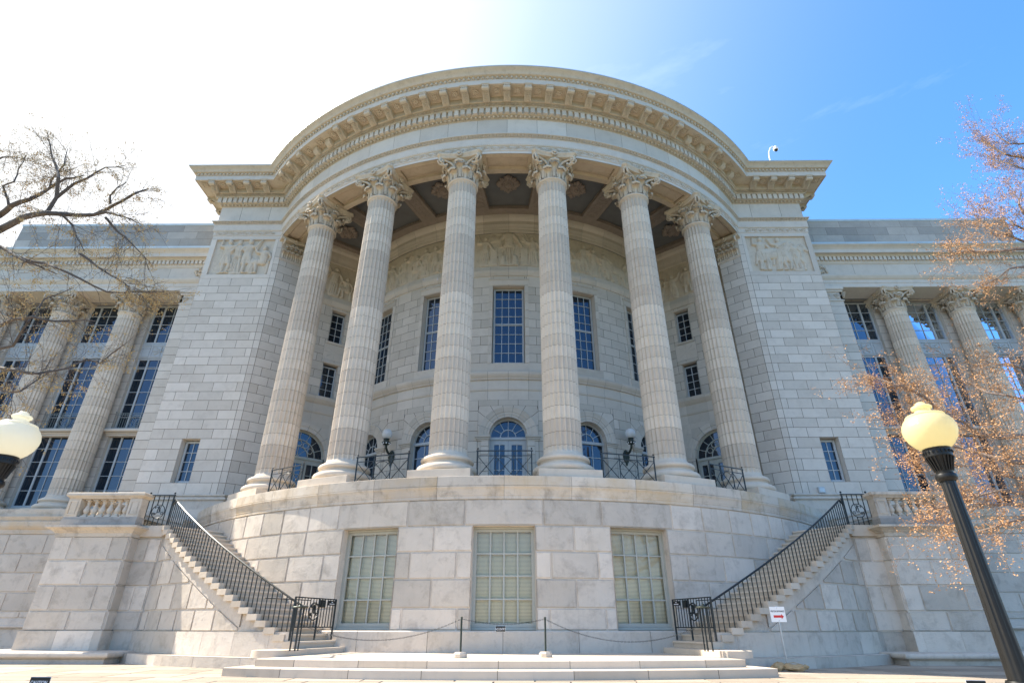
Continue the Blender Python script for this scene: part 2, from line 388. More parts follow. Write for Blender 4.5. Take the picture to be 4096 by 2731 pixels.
# ---- round basement of the portico
bm_ = MB(['rustic', 'rustic'])  # wall face stands 8 cm behind the coping
zsd = [.866, 1.43, 2.19, 2.93, 3.66, 4.44]
base_j = {4: [3.85*1.09, 10.5, 18.9, 23.05, 27.15, 30.75, 34.2, 37.2, 41.2, 46, 50.5, 55],
          3: [7.4, 13.1, 18.05, 23.1, 27.1, 33.0, 38.2, 43.1, 50, 55], 2: [4.9, 9.85, 20.2, 25.1, 30, 35, 40, 45, 50, 55],
          1: [7.4, 22.6, 27.6, 32.5, 38.2, 43.1, 50, 55], 0: [4.6, 10.3, 19.9, 25, 30, 35, 40, 45, 50, 55]}
def bj(i):
    p = [a for a in base_j[i]]
    return [-a for a in p[::-1]]+p
WIN_T = (-14.75, 0, 14.75)
holes = [(t-3.28, t+3.28, .866, 3.66) for t in WIN_T]
ashlar(bm_, cyl(16.23), -56, 56, zsd, bj, holes, gap=.05, proud=.03, bev=.012, ku=DEG(16.1))
for t in WIN_T: reveal(bm_, cyl(16.26), t-3.28, t+3.28, .868, 3.66, .32, 0, 4, bot=False)
put(bm_, 'basement_wall', B)
b2 = MB(['rustic', 'mortar'])
rev(b2, [(16.40, .30), (16.40, .835), (16.37, .866), (15.75, .868)], -56, 56, joints=7.3, smooth=False, jgap=.04)
put(b2, 'plinth_course', B)
b3 = MB(['coping', 'mortar'])
prof = [(16.23, 4.44), (16.272, 4.44), (16.272, 4.54), (16.285, 4.545), (16.285, 4.58), (16.295, 4.60), (16.30, 4.66), (16.315, 4.72), (16.338, 4.77), (16.352, 4.79), (16.352, 4.825), (16.33, 4.832), (16.345, 4.84), (16.345, 5.125), (16.335, 5.133), (15.9, 5.135), (14.0, 5.13)]
rev(b3, prof, -56, 56, joints=7.37, jgap=.03)
put(b3, 'basement_cornice', B, 25)
b4 = MB(['inner', 'mortar'])
rev(b4, [(14.9, 5.136), (14.9, 5.34), (9.8, 5.34)], -56, 56, joints=5)
put(b4, 'portico_floor', B)

def window(mp, x0, x1, z0, z1, cols, rows, parent, name='window', fw=.07, mw=.022, d=0.0, mat='wood', sash=None, behind=None, trans=None, heavy=None):
    """flat window in a local frame mp(x, z, d). rows: list of fractions or count. heavy: indices of thicker vertical bars"""
    f = MB([mat])
    for a, b, c, e in ((x0, x0+fw, z0, z1), (x1-fw, x1, z0, z1), (x0+fw, x1-fw, z1-fw, z1), (x0+fw, x1-fw, z0, z0+fw*1.2)):
        mbox(f, mp, a, b, c, e, d-.05, d+.03, bev=.008)
    X0, X1, Z0, Z1 = x0+fw, x1-fw, z0+fw*1.2, z1-fw
    xs = [X0+(X1-X0)*i/cols for i in range(cols+1)] if isinstance(cols, int) else [X0+(X1-X0)*c for c in cols]
    zs = [Z0+(Z1-Z0)*i/rows for i in range(rows+1)] if isinstance(rows, int) else [Z0+(Z1-Z0)*c for c in rows]
    for i, x in enumerate(xs[1:-1]):
        w_ = mw*3 if heavy and (i+1) in heavy else mw
        mbox(f, mp, x-w_/2, x+w_/2, Z0, Z1, d-.04, d+(.028 if w_ > mw else .012), bev=.004)
    for z in zs[1:-1]: mbox(f, mp, X0, X1, z-mw/2, z+mw/2, d-.04, d+.008, bev=.004)
    if sash: mbox(f, mp, X0, X1, sash-.03, sash+.03, d-.04, d+.025, bev=.006)
    o = put(f, name, parent)
    p = MB(['paneclear' if behind else 'pane'])
    k = 3
    p.grid([mp(X0+(X1-X0)*i/k, Z0+(Z1-Z0)*j/k, d-.02) for i in range(k+1) for j in range(k+1)], k+1, k+1)
    put(p, 'pane', o)
    if behind:
        q = MB([behind]); q.add([mp(x0, z0, d-.12), mp(x1, z0, d-.12), mp(x1, z1, d-.12), mp(x0, z1, d-.12)], [(0, 1, 2, 3)])
        put(q, 'blind' if behind == 'blind' else 'curtain', o)
    return o
for t in WIN_T:
    lf = local(cyl(15.90), t)
    o = window(lf, -.90, .90, .95, 3.60, 4, 4, B, 'basement_window', fw=.085, mw=.045, behind='blind', d=.0)
    s_ = MB(['wood', 'coping']); mbox(s_, lf, -.93, .93, .872, .95, -.05, .10, mi=0, bev=.01)
    for x0, x1, z0, z1 in ((-.95, -.90, .95, 3.66), (.90, .95, .95, 3.66), (-.9, .9, 3.60, 3.66)): mbox(s_, lf, x0, x1, z0, z1, -.1, .09, bev=.01)
    put(s_, 'sill', o)

# ---- columns of the portico ------------------------------------------------
def shaft_mesh(zb, zt, rb, rt_, zj0, dz, mats=('col', 'coljoint'), nfl=24, ring=True):
    """fluted shaft: entasis, apophyge, rounded flute ends, drum joints"""
    mb = MB(list(mats)); per = 7; n = nfl*per
    fl = []
    for i in range(n):
        k = (i % per)/per
        fl.append(0 if (k < .12 or k > .88) else sin(pi*(k-.12)/.76)**.6)
    H = zt-zb
    def R(z):
        s = (z-zb)/H
        r = rb-(rb-rt_)*(max(0, s-.1)/.9)**1.6
        if z < zb+.16: r += .075*((zb+.16-z)/.16)**2
        if z > zt-.12: r += .03*((z-zt+.12)/.12)**2
        return r
    def dep(z):
        e = min((z-zb-.10)/.16, (zt-.06-z)/.10, 1)
        return 0 if e <= 0 else sqrt(max(0, 1-(1-min(e, 1))**2))
    zs = [zb+H*0, zb+.03, zb+.07, zb+.10, zb+.125, zb+.16, zb+.2, zb+.26, zt-.17, zt-.14, zt-.11, zt-.085, zt-.06, zt-.03, zt]
    js = []
    z = zj0
    while z < zt-.25:
        if z > zb+.3: js.append(z)
        z += dz
    lv = sorted([(a, 0) for a in zs]+[(j-.010, 2) for j in js]+[(j-.007, 1) for j in js]+[(j+.007, 1) for j in js]+[(j+.010, 2) for j in js])
    pts = []; ofs = [random.uniform(-.004, .004) for _ in range(60)]
    for z, kd in lv:
        r0 = R(z)-(.012 if kd == 1 else 0); dd = dep(z)
        for i in range(n):
            r = r0-dd*.066*(r0/.65)*fl[i]; a = 2*pi*i/n; pts.append((r*cos(a), r*sin(a), z))
    rows = []
    for L_ in range(len(lv)-1):
        jt = lv[L_][1] == 1 and lv[L_+1][1] == 1
        rows.append(jt)
    bidx = len(mb.v); mb.v.extend(pts); t = random.random()
    for L_ in range(len(lv)-1):
        if rows[L_]: t = random.random()
        for i in range(n):
            i2 = (i+1) % n
            mb.f.append([bidx+L_*n+i, bidx+L_*n+i2, bidx+(L_+1)*n+i2, bidx+(L_+1)*n+i]); mb.mi.append(1 if rows[L_] else 0); mb.t.append(t); mb.sm.append(True)
    if ring:
        k = rt_/.60
        lathe(mb, [(rt_+.03, zt-.002), (rt_+.045*k, zt+.0), (rt_+.075*k, zt+.035), (rt_+.075*k, zt+.075), (rt_+.045*k, zt+.10), (rt_, zt+.11)], n=48)
    return mb
def base_mesh(r, z0, z1, mat='col', plinth=True):
    """attic base: lower torus, scotia, upper torus; heights z0..z1"""
    mb = MB([mat]); H = z1-z0; pf = []
    def tor(rc, zc, hr, n=7):
        return [(rc+hr*cos(a), zc+hr*sin(a)) for a in [(-pi/2+pi*i/n) for i in range(n+1)]]
    pf += [(.3, z0)]+tor(r*1.40, z0+.14*H/.62, .125*H/.62)
    pf += [(r*1.36, z0+.275*H/.62), (r*1.36, z0+.295*H/.62), (r*1.27, z0+.31*H/.62), (r*1.235, z0+.345*H/.62), (r*1.25, z0+.375*H/.62), (r*1.28, z0+.385*H/.62), (r*1.28, z0+.40*H/.62)]
    pf += tor(r*1.23, z0+.485*H/.62, .085*H/.62)
    pf += [(r*1.18, z0+.58*H/.62), (r*1.18, z0+.605*H/.62), (r*1.14, z1)]
    lathe(mb, pf, n=56)
    if plinth: box(mb, -r*1.5, r*1.5, -r*1.5, r*1.5, z0-.25, z0+.004)
    return mb
def leaf(mb, phi, z0, h, w, r0, out, seg=9, cr=5, mi=0, seed=0):
    """acanthus leaf curling out at the tip"""
    pts = []; ca, sa = cos(phi), sin(phi)
    for i in range(seg+1):
        s = i/seg
        zz = z0+h*(s if s < .8 else .8+.14*sin((s-.8)/.2*pi*.95))
        rr_ = r0+.02+out*(.16*s+.84*max(0, (s-.5)/.5)**2.0)
        if s > .93: zz -= h*.10*(s-.93)/.07
        wd = w*(.34+.62*s**1.2)*(1-.30*abs(sin(s*pi*3.5)))
        if s > .93: wd *= .85
        for j in range(cr+1):
            t = 2*j/cr-1
            rad = rr_-.045*t*t*w/.25+(.022 if abs(t) < .25 else 0)+.012*cos(t*7)
            tt = t*wd
            pts.append((rad*ca-tt*sa, rad*sa+tt*ca, zz-.05*abs(t)*h*s))
    mb.grid(pts, seg+1, cr+1, mi, .5, True)
    back = [(p[0]-.018*ca, p[1]-.018*sa, p[2]) for p in pts]; mb.grid(back, seg+1, cr+1, mi, .5, True)
    # frilled lip
    rr_ = r0+.02+out; zt_ = z0+h*.93
    for t in (-.9, -.45, 0, .45, .9):
        tt = t*w*.60
        ell(mb, (rr_*ca-tt*sa-.03*abs(t)*ca, rr_*sa+tt*ca-.03*abs(t)*sa, zt_-.035*abs(t)), (w*.26, w*.19, w*.27), 7, 5, mi)
def spiral(mb, c, ux, uz, r, turns, th, wid, mi=0, seg=22, sgn=1):
    """volute ribbon in the plane ux-uz around c"""
    pts = []
    for i in range(seg+1):
        s = i/seg; a = pi/2-sgn*turns*2*pi*s; rad = r*(1-.82*s)
        pts.append(tuple(c[k]+ux[k]*rad*cos(a)+uz[k]*rad*sin(a) for k in range(3)))
    tube(mb, pts, [th*(1-.55*i/seg) for i in range(seg+1)], 6, mi)
def capital_mesh(rt_, H, mat='carved', style=0, half=False):
    mb = MB([mat, 'joint']); k = rt_/.60
    hz = H/1.17
    # bell
    pf = [(rt_*.96, 0), (rt_*.90, .3*hz), (rt_*.94, .6*hz), (rt_*1.12, .85*hz), (rt_*1.28, .95*hz), (rt_*1.3, .98*hz)]
    lathe(mb, pf, n=32)
    z = (0, 0, 1)
    for i in range(8):
        a = 2*pi*i/8
        leaf(mb, a+pi/8, 0.0, .45*hz, .25*k, rt_, .26*k)
        leaf(mb, a, .06*hz, .72*hz, .24*k, rt_+.015, .34*k)
    # small filler leaves / stems and drilled eyes
    for i in range(16):
        a = 2*pi*(i+.5)/16
        tube(mb, [((rt_+.05)*cos(a), (rt_+.05)*sin(a), .05), ((rt_+.07)*cos(a), (rt_+.07)*sin(a), .5*hz), ((rt_+.15*k)*cos(a), (rt_+.15*k)*sin(a), .68*hz)], .022*k, 5)
    for i in range(4):
        d = pi/4+pi/2*i; dx, dy = cos(d), sin(d); ux = (dx, dy, 0)
        # corner volute pair: stalk leaf and scroll
        for sg in (-1, 1):
            px, py = -dy*sg*.07*k, dx*sg*.07*k
            tube(mb, [((rt_+.10*k)*cos(d+sg*.42), (rt_+.10*k)*sin(d+sg*.42), .62*hz), ((rt_+.22*k)*cos(d+sg*.26), (rt_+.22*k)*sin(d+sg*.26), .80*hz), ((rt_+.42*k)*dx+px, (rt_+.42*k)*dy+py, .93*hz), ((rt_+.56*k)*dx+px, (rt_+.56*k)*dy+py, .955*hz)], [.06*k, .055*k, .05*k, .045*k], 6)
            spiral(mb, ((rt_+.56*k)*dx+px, (rt_+.56*k)*dy+py, .835*hz), ux, z, .135*k, 1.6, .042*k, .1)
            ell(mb, ((rt_+.56*k)*dx+px*1.4, (rt_+.56*k)*dy+py*1.4, .835*hz), (.05*k, .05*k, .05*k), 7, 5)
        tube(mb, [((rt_+.12*k)*dx, (rt_+.12*k)*dy, .50*hz), ((rt_+.34*k)*dx, (rt_+.34*k)*dy, .72*hz), ((rt_+.52*k)*dx, (rt_+.52*k)*dy, .73*hz), ((rt_+.60*k)*dx, (rt_+.60*k)*dy, .66*hz)], [.05*k, .085*k, .075*k, .03*k], 7)
        # inner helices and fleuron on each face
        e = pi/2*i; ex, ey = cos(e), sin(e); tx = (-ey, ex, 0)
        for sg in (-1, 1):
            c = ((rt_+.17*k)*ex+tx[0]*sg*.12*k, (rt_+.17*k)*ey+tx[1]*sg*.12*k, .80*hz)
            spiral(mb, c, tuple(sg*q for q in tx), z, .105*k, 1.5, .032*k, .1, sgn=-1)
            tube(mb, [((rt_+.08*k)*cos(e+sg*.34), (rt_+.08*k)*sin(e+sg*.34), .55*hz), ((rt_+.13*k)*cos(e+sg*.31), (rt_+.13*k)*sin(e+sg*.31), .78*hz), (c[0]+tx[0]*sg*.02, c[1]+tx[1]*sg*.02, c[2]+.105*k)], .032*k, 5)
        fc = ((rt_+.33*k)*ex, (rt_+.33*k)*ey, H-.07*k)
        for q in range(8):
            b = 2*pi*q/8; dd = .105*k
            ell(mb, (fc[0]+tx[0]*dd*cos(b), fc[1]+tx[1]*dd*cos(b), fc[2]+dd*sin(b)), (.055*k, .05*k, .055*k), 6, 4)
        ell(mb, (fc[0]+ex*.05, fc[1]+ey*.05, fc[2]), (.055*k, .055*k, .055*k), 6, 4)
    # abacus
    za = H-.19*k; ring = []
    def plan(ext):
        P = []
        for i in range(4):
            a0 = pi/4+pi/2*i-pi/2; a1 = a0+pi/2; rc = 1.36*k*rt_/.60/k*ext; rm = .90*k*rt_/.60/k*ext
            p0 = Vector((cos(a0), sin(a0)))*rc; p1 = Vector((cos(a1), sin(a1)))*rc; am = (a0+a1)/2; m = Vector((cos(am), sin(am)))
            tdir = Vector((-sin(am), cos(am))); hw = .085*k
            q0 = p0+Vector((-sin(a0), cos(a0)))*hw; q1 = p1-Vector((-sin(a1), cos(a1)))*hw
            ctrl = m*(rm*2-(q0.dot(m)+q1.dot(m))/2)
            for j in range(9):
                s = j/8; P.append(tuple(q0*(1-s)**2+ctrl*2*s*(1-s)+q1*s*s))
        return P
    levels = [(.90, za-.03), (.93, za), (.93, za+.07*k), (.97, za+.11*k), (1.0, za+.14*k), (1.0, H)]
    rings = [[(x, y, zz) for x, y in plan(e)] for e, zz in levels]; n = len(rings[0])
    mb.grid([rings[j][i] for i in range(n) for j in range(len(levels))], n, len(levels), 0, .5, False, cu=True)
    mb.add(rings[0], [tuple(range(n))], 0, .5); mb.add(rings[-1], [tuple(range(n))], 0, .5)
    return mb
NECK = 18.10
sh = shaft_mesh(6.03, NECK, .665, .600, 13.353-.467*15, .467).build('column')
bs = base_mesh(.665, 5.41, 6.04, plinth=False).build('column_base'); cp_ = capital_mesh(.60, 19.42-NECK-.10)
cpo = cp_.build('capital', sharp=50); cpo.location = (0, 0, NECK+.10)
bs.parent = sh; cpo.parent = sh; sh.parent = B
# the block under each base is wedge shaped, following the drum
pb = MB(['col']);
def pbm(u, v, d): a = radians(u); return ((16.2+d)*sin(a), 15.087-(16.2+d)*cos(a), v)
mbox(pb, pbm, -3.65, 3.65, 5.137, 5.41, -2.15, 0, 5, bev=.008)
pbo = pb.build('column_plinth', sh)
TH = [-37.47, -22.48, -7.49, 7.49, 22.48, 37.47]
for i, t in enumerate(TH):
    x, y_ = 15.087*sin(radians(t)), YC-15.087*cos(radians(t))
    loc = (x, y_-22, 0)
    if i == 0: sh.location = loc; sh.rotation_euler = (0, 0, radians(t))
    else: inst(sh, B, loc, radians(t))

# ---- entablature ------------------------------------------------------------
RF = 15.80; PX, PY = 15.9, 23.4
def epath(d, n=72):
    R = RF+d; Y = PY-d; xi = sqrt(R*R-(YC-Y)**2); th = math.asin(xi/R)
    P = [(-PX-d, 33), (-PX-d, Y)]
    k = 6
    P += [(-PX-d+(PX+d-xi)*i/k, Y) for i in range(1, k)]
    P += [(R*sin(-th+2*th*i/n), YC-R*cos(-th+2*th*i/n)) for i in range(n+1)]
    P += [(xi+(PX+d-xi)*i/k, Y) for i in range(1, k)]
    P += [(PX+d, Y), (PX+d, 33)]
    return P
ar = MB(['ashlar', 'mortar'])
sweep(ar, epath, [(-.02, 19.42), (-.005, 19.42), (-.005, 19.57), (.02, 19.575), (.02, 19.60)], smooth=False)
sweep(ar, epath, [(.02, 19.60), (.02, 19.84)], smooth=False, tint=.4)
sweep(ar, epath, [(.02, 19.84), (.06, 19.86), (.07, 19.90), (.075, 19.95), (.07, 19.965), (.07, 20.28), (.085, 20.30), (.08, 20.40), (.17, 20.42), (.20, 20.43), (.20, 20.47), (.0, 20.475)], smooth=False)
put(ar, 'architrave', B)
fz = MB(['ashlar', 'mortar'])
ashlar(fz, cyl(RF-.006), -50.7, 50.7, [20.47, 21.545], lambda i: [-50.7]+[a*4.94 for a in range(-10, 11)]+[50.7], ku=DEG(RF), gap=.014)
for s in (-1, 1):
    m_ = frame((s*PX, PY), (s*12.2, PY), s); ashlar(fz, m_, 0, m_.L, [20.47, 21.545], lambda i: [0, 1.15, 2.75, m_.L], du=1e9)
    m_ = frame((s*PX, 33), (s*PX, PY), s); ashlar(fz, m_, 0, m_.L, [20.47, 21.545], lambda i: [0, 2, 4, 6, 8, m_.L], du=1e9)
put(fz, 'frieze', B)
co = MB(['carved', 'ashlar'])
lowp = [(0, 21.535), (.03, 21.54), (.03, 21.565), (.05, 21.57), (.045, 21.60), (.06, 21.655), (.16, 21.66), (.16, 21.67), (.20, 21.672), (.20, 22.0), (.31, 22.0), (.31, 22.03), (.315, 22.05), (.33, 22.165), (.44, 22.18), (.47, 22.19), (.47, 22.215), (.46, 22.22), (.46, 22.50)]
sweep(co, epath, lowp, 0, False)
sweep(co, epath, [(.46, 22.50), (1.12, 22.495), (1.12, 22.47), (1.16, 22.47)], 0, False)
sweep(co, epath, [(1.16, 22.47), (1.165, 22.74)], 1, False)
sweep(co, epath, [(1.165, 22.74), (1.18, 22.75), (1.165, 22.77), (1.175, 22.895), (1.28, 22.915), (1.30, 22.92), (1.30, 22.935), (1.31, 22.94), (1.33, 22.99), (1.37, 23.05), (1.43, 23.11), (1.48, 23.15), (1.50, 23.17), (1.50, 23.20)], 0, True)
# eggs, leaves and dentils, carved along the mouldings
def epos(d, spacing, phase=0):
    """evenly spaced (x, y, nx, ny) along the entablature at offset d; arc first, then the pier fronts"""
    out = []; R = RF+d; xi = sqrt(R*R-(YC-PY+d)**2); th = math.degrees(math.asin(xi/R)); st = math.degrees(spacing/RF)
    k = int((th-phase)/st)
    for i in range(-k, k+1):
        a = radians(i*st+(st/2 if phase else 0))
        if abs(a) < radians(th)-.004: out.append((R*sin(a), YC-R*cos(a), sin(a), -cos(a)))
    x = xi+spacing*.7
    while x < PX+d-.02:
        for s in (-1, 1): out.append((s*x, PY-d, 0, -1))
        x += spacing
    return out
for x, y_, nx, ny in epos(.155, .2035):
    tx, ty = -ny, nx
    ell(co, (x-nx*.055, y_-ny*.055, 21.61), (.064, .062, .058), 7, 4, 0, .5, ((tx, ty, 0), (nx, ny, 0), (0, 0, 1)))
    xx, yy = x+tx*.10-nx*.05, y_+ty*.10-ny*.05
    co.add([(xx-tx*.02, yy-ty*.02, 21.655), (xx+tx*.02, yy+ty*.02, 21.655), (xx+nx*.02, yy+ny*.02, 21.60), (xx, yy, 21.55)], [(0, 1, 2), (0, 2, 3), (1, 3, 2)])
for x, y_, nx, ny in epos(1.205, .20):
    tx, ty = -ny, nx
    ell(co, (x, y_, 22.835), (.062, .06, .072), 7, 4, 0, .5, ((tx, ty, 0), (nx, ny, 0), (0, 0, 1)))
for x, y_, nx, ny in epos(.385, .20):
    tx, ty = -ny, nx
    for o_ in (-.035, .035): ell(co, (x+tx*o_, y_+ty*o_, 22.10), (.028, .05, .055), 5, 4, 0, .5, ((tx, ty, 0), (nx, ny, 0), (0, 0, 1)))
    ell(co, (x+tx*.1, y_+ty*.1, 22.12), (.022, .05, .05), 5, 3, 0, .5, ((tx, ty, 0), (nx, ny, 0), (0, 0, 1)))
for x, y_, nx, ny in epos(.135, .155):        # leaf band crowning the architrave
    tx, ty = -ny, nx
    for sg in (-1, 1):
        a = (x+tx*sg*.055, y_+ty*sg*.055)
        tube(co, [(x+nx*-.03, y_+ny*-.03, 20.30), (a[0]+nx*.0, a[1]+ny*.0, 20.35), (a[0]+nx*.055, a[1]+ny*.055, 20.41)], [.012, .024, .012], 5)
for x, y_, nx, ny in epos(.055, .085):       # bead and reel
    ell(co, (x, y_, 19.905), (.03, .03, .032), 5, 4, 0)
put(co, 'cornice', B, 40)
de = MB(['ashlar'])
for x, y_, nx, ny in epos(.20, .2865, 0):
    tx, ty = -ny, nx
    def dm(u, v, d, x=x, y_=y_, nx=nx, ny=ny, tx=tx, ty=ty): return (x+tx*u+nx*d, y_+ty*u+ny*d, v)
    mbox(de, dm, -.098, .098, 21.675, 21.985, -.02, .105)
put(de, 'dentil_band', B)
# rinceau relief on the architrave
rv = MB(['carved'])
def wave(mp, u0, u1, z0, z1, ku, per=.36):
    n = int((u1-u0)/ku/per)
    for i in range(n):
        c = u0+(i+.5)*per*ku; s = 1 if i % 2 else -1; zc = (z0+z1)/2; h = (z1-z0)/2
        pts = [mp(c-per*.5*ku, zc-s*h*.1, .006), mp(c-per*.3*ku, zc-s*h*.75, .014), mp(c, zc-s*h*.6, .016), mp(c+per*.18*ku, zc, .018), mp(c+per*.05*ku, zc+s*h*.5, .018), mp(c-per*.14*ku, zc+s*h*.2, .02), mp(c-per*.05*ku, zc-s*h*.1, .016)]
        tube(rv, pts, .017, 4)
        for du, dz in ((.3, .35), (.38, -.1), (-.3, .45), (.2, .7)):
            p = mp(c+per*du*ku, zc+s*h*dz, .01); ell(rv, p, (.03, .03, .035), 5, 3)
wave(cyl(RF+.02), -50, 50, 19.61, 19.83, DEG(RF))
put(rv, 'scroll_band', B)
for s in (-1, 1):
    rv = MB(['carved'])
    m_ = frame((s*PX, PY-.02), (s*12.2, PY-.02), s); wave(m_, .1, m_.L-.1, 19.61, 19.83, 1)
    put(rv, 'scroll_band', B)
# modillions and rosettes
def modillion_mesh(L=.70, broken=False):
    mb = MB(['carved']); h = .155
    side = []
    # S-scroll outline in (y: outward, z)
    top = 0.0
    pts = [(0, top), (L, top), (L, -.07)]
    if not broken:
        for i in range(9): a = pi/2*.6-pi*1.35*i/8; pts.append((L-.115+.11*cos(a), -.155+.10*sin(a)))
        pts += [(L-.26, -.17), (L-.36, -.21), (.22, -.30), (.14, -.345), (.05, -.36), (0, -.34)]
    else: pts = [(0, 0), (.30, 0), (.34, -.09), (.27, -.15), (.31, -.22), (.22, -.30), (.14, -.345), (.05, -.36), (0, -.34)]
    n = len(pts)
    for sx in (-h, h): mb.add([(sx, -y_, z) for y_, z in pts], [tuple(range(n)) if sx > 0 else tuple(range(n))[::-1]])
    mb.add([(sx, -y_, z) for y_, z in pts for sx in (-h, h)], [(2*i, 2*i+1, 2*i+3, 2*i+2) for i in range(n-1)])
    if not broken:
        box(mb, -h-.035, h+.035, -L-.03, 0, -.001, .03)
        for s in (-1, 1): tube(mb, [(s*(h+.012), -(L-.115+.085*(1-t*.8)*cos(6*t)), -.155+.085*(1-t*.8)*sin(6*t)) for t in [i/10 for i in range(11)]], .016, 4)
        for j in range(6):   # acanthus on the underside
            yy = .10+.075*j; zz = -.36+.018*j+(.03 if j > 3 else 0)
            for s in (-1, 1): ell(mb, (s*.055, -yy, zz-.008), (.05, .03, .018), 6, 4)
        tube(mb, [(0, -.05, -.365), (0, -.28, -.315), (0, -.48, -.235), (0, -.56, -.22)], .02, 5)
        ell(mb, (0, -.56, -.225), (.09, .05, .03), 8, 4)
        for s in (-.09, 0, .09): ell(mb, (s, -L+.03, -.13), (.04, .04, .06), 6, 4)
    return mb
def rosette_mesh(r=.16, petals=8, mat='carved', frame_=True):
    mb = MB([mat, 'soffit'])
    if frame_:
        q = .185
        for a, b, c, d in ((-q-.03, q+.03, -q-.03, -q), (-q-.03, q+.03, q, q+.03), (-q-.03, -q, -q, q), (q, q+.03, -q, q)): box(mb, a, b, c, d, -.03, .002)
        box(mb, -q, q, -q, q, -.004, .002, 1)
    for i in range(petals):
        a = 2*pi*i/petals; ax = ((cos(a), sin(a), 0), (-sin(a), cos(a), 0), (0, 0, 1))
        ell(mb, (r*.58*cos(a), r*.58*sin(a), -.035), (r*.42, r*.26, .03), 8, 5, 0, .5, ax)
        ell(mb, (r*.85*cos(a), r*.85*sin(a), -.05), (r*.16, r*.2, .02), 6, 4, 0, .5, ax)
    ell(mb, (0, 0, -.05), (r*.22, r*.22, .045), 8, 5)
    return mb
md = modillion_mesh().build('modillion', B); mdb = modillion_mesh(broken=True).build('broken_modillion', B); ros = rosette_mesh().build('rosette', B)
MS = 3.28; first = {}
def place(src, x, y_, z, rz):
    if src.name not in first: first[src.name] = 1; src.location = (x, y_-22, z); src.rotation_euler = (0, 0, rz); return src
    return inst(src, B, (x, y_-22, z), rz)
BR = {13, 14, 16, 17, -12, -13, 12}
BR = {10, 11, 13, 14, -10, -11}
for k in range(-15, 16):
    a = radians(k*MS); R = RF+.455
    if abs(k) <= 15 and abs(k*MS) < 49.0: place(mdb if k in BR else md, R*sin(a), YC-R*cos(a), 22.49, a)
    a2 = radians((k+.5)*MS); R2 = RF+.80
    if abs((k+.5)*MS) < 49: place(ros, R2*sin(a2), YC-R2*cos(a2), 22.492, a2)
for s in (-1, 1):
    for i in range(4):
        place(md, s*(12.95+.95*i+.35), PY-.455, 22.49, 0)
        place(ros, s*(12.95+.95*i+.83), PY-.80, 22.492, 0)
    for i in range(4): place(md, s*(PX+.455), PY+.35+.95*i, 22.49, s*pi/2)
# flashing and roof
rf = MB(['flash', 'lead'])
sweep(rf, epath, [(1.50, 23.20), (1.515, 23.20), (1.515, 23.245), (1.2, 23.30)], 0, False)
cap_ = [(x, y_, 23.30) for x, y_ in epath(1.2)]
rf.add(cap_, [tuple(range(len(cap_)))], 1)
for s in (-1, 1): box(rf, min(s*13.2, s*15.6), max(s*13.2, s*15.6), 22.4, 30, 23.2, 24.05 if False else 23.62, 0)
put(rf, 'roof', B)
# soffit of the architrave with sunk panels, and its inner face
sf = MB(['soffit', 'beam'])
edges = [-52]+TH+[52]
for i in range(7):
    a, b = edges[i], edges[i+1]; c, d = a+4.1, b-4.1
    if i == 0: c = a+1
    if i == 6: d = b-1
    R0, R1, Q0, Q1 = 14.59, 15.795, 14.85, 15.58
    def fan(r0, r1, t0, t1, z, z2=None, mi=0):
        n = max(1, int(abs(t1-t0)/1.5)); z2 = z if z2 is None else z2
        sf.grid([(r*sin(radians(t0+(t1-t0)*k/n)), YC-r*cos(radians(t0+(t1-t0)*k/n)), zz) for k in range(n+1) for r, zz in ((r0, z), (r1, z2))], n+1, 2, mi)
    fan(R0, R1, a, c, 19.42); fan(R0, R1, d, b, 19.42); fan(R0, Q0, c, d, 19.42); fan(Q1, R1, c, d, 19.42)
    g_ = .55
    fan(Q0, Q0+.03, c, d, 19.42, 19.56); fan(Q1-.03, Q1, c, d, 19.56, 19.42); fan(Q0+.03, Q1-.03, c, d, 19.56, mi=0); fan(Q0+.09, Q0+.12, c+.3, d-.3, 19.555, 19.53); fan(Q1-.12, Q1-.09, c+.3, d-.3, 19.53, 19.555)
    for e, f_ in ((c, 1), (d, -1)): sf.add([(r*sin(radians(t)), YC-r*cos(radians(t)), z) for r, t, z in ((Q0, e, 19.42), (Q1, e, 19.42), (Q1-.06, e, 19.53), (Q0+.06, e, 19.53))], [(0, 1, 2, 3)])
rev(sf, [(14.59, 19.42), (14.59, 19.75), (14.52, 19.80), (14.50, 20.05), (14.4, 20.12), (14.38, 20.30)], -53, 53, mi=0, smooth=False)
put(sf, 'architrave_soffit', B)
# ---- ceiling ----------------------------------------------------------------
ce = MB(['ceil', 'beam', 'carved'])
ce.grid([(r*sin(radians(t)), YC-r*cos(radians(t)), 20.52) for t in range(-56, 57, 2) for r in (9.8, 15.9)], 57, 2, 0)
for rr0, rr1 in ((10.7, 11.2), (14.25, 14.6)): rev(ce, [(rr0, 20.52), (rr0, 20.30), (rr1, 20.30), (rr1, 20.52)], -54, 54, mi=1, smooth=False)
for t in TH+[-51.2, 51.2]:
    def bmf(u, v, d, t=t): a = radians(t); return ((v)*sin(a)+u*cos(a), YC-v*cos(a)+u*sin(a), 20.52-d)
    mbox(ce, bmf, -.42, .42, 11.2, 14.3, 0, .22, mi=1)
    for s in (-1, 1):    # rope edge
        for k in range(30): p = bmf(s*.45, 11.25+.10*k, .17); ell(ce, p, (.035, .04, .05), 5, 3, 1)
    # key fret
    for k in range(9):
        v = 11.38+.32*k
        for (u0, u1, a, b) in ((-.26, .26, 0, .035), (-.26, -.225, 0, .24), (.225, .26, 0, .24), (-.13, .13, .10, .135), (-.02, .02, .10, .24)): mbox(ce, bmf, u0, u1, v+a, v+b, .22, .236, mi=1)
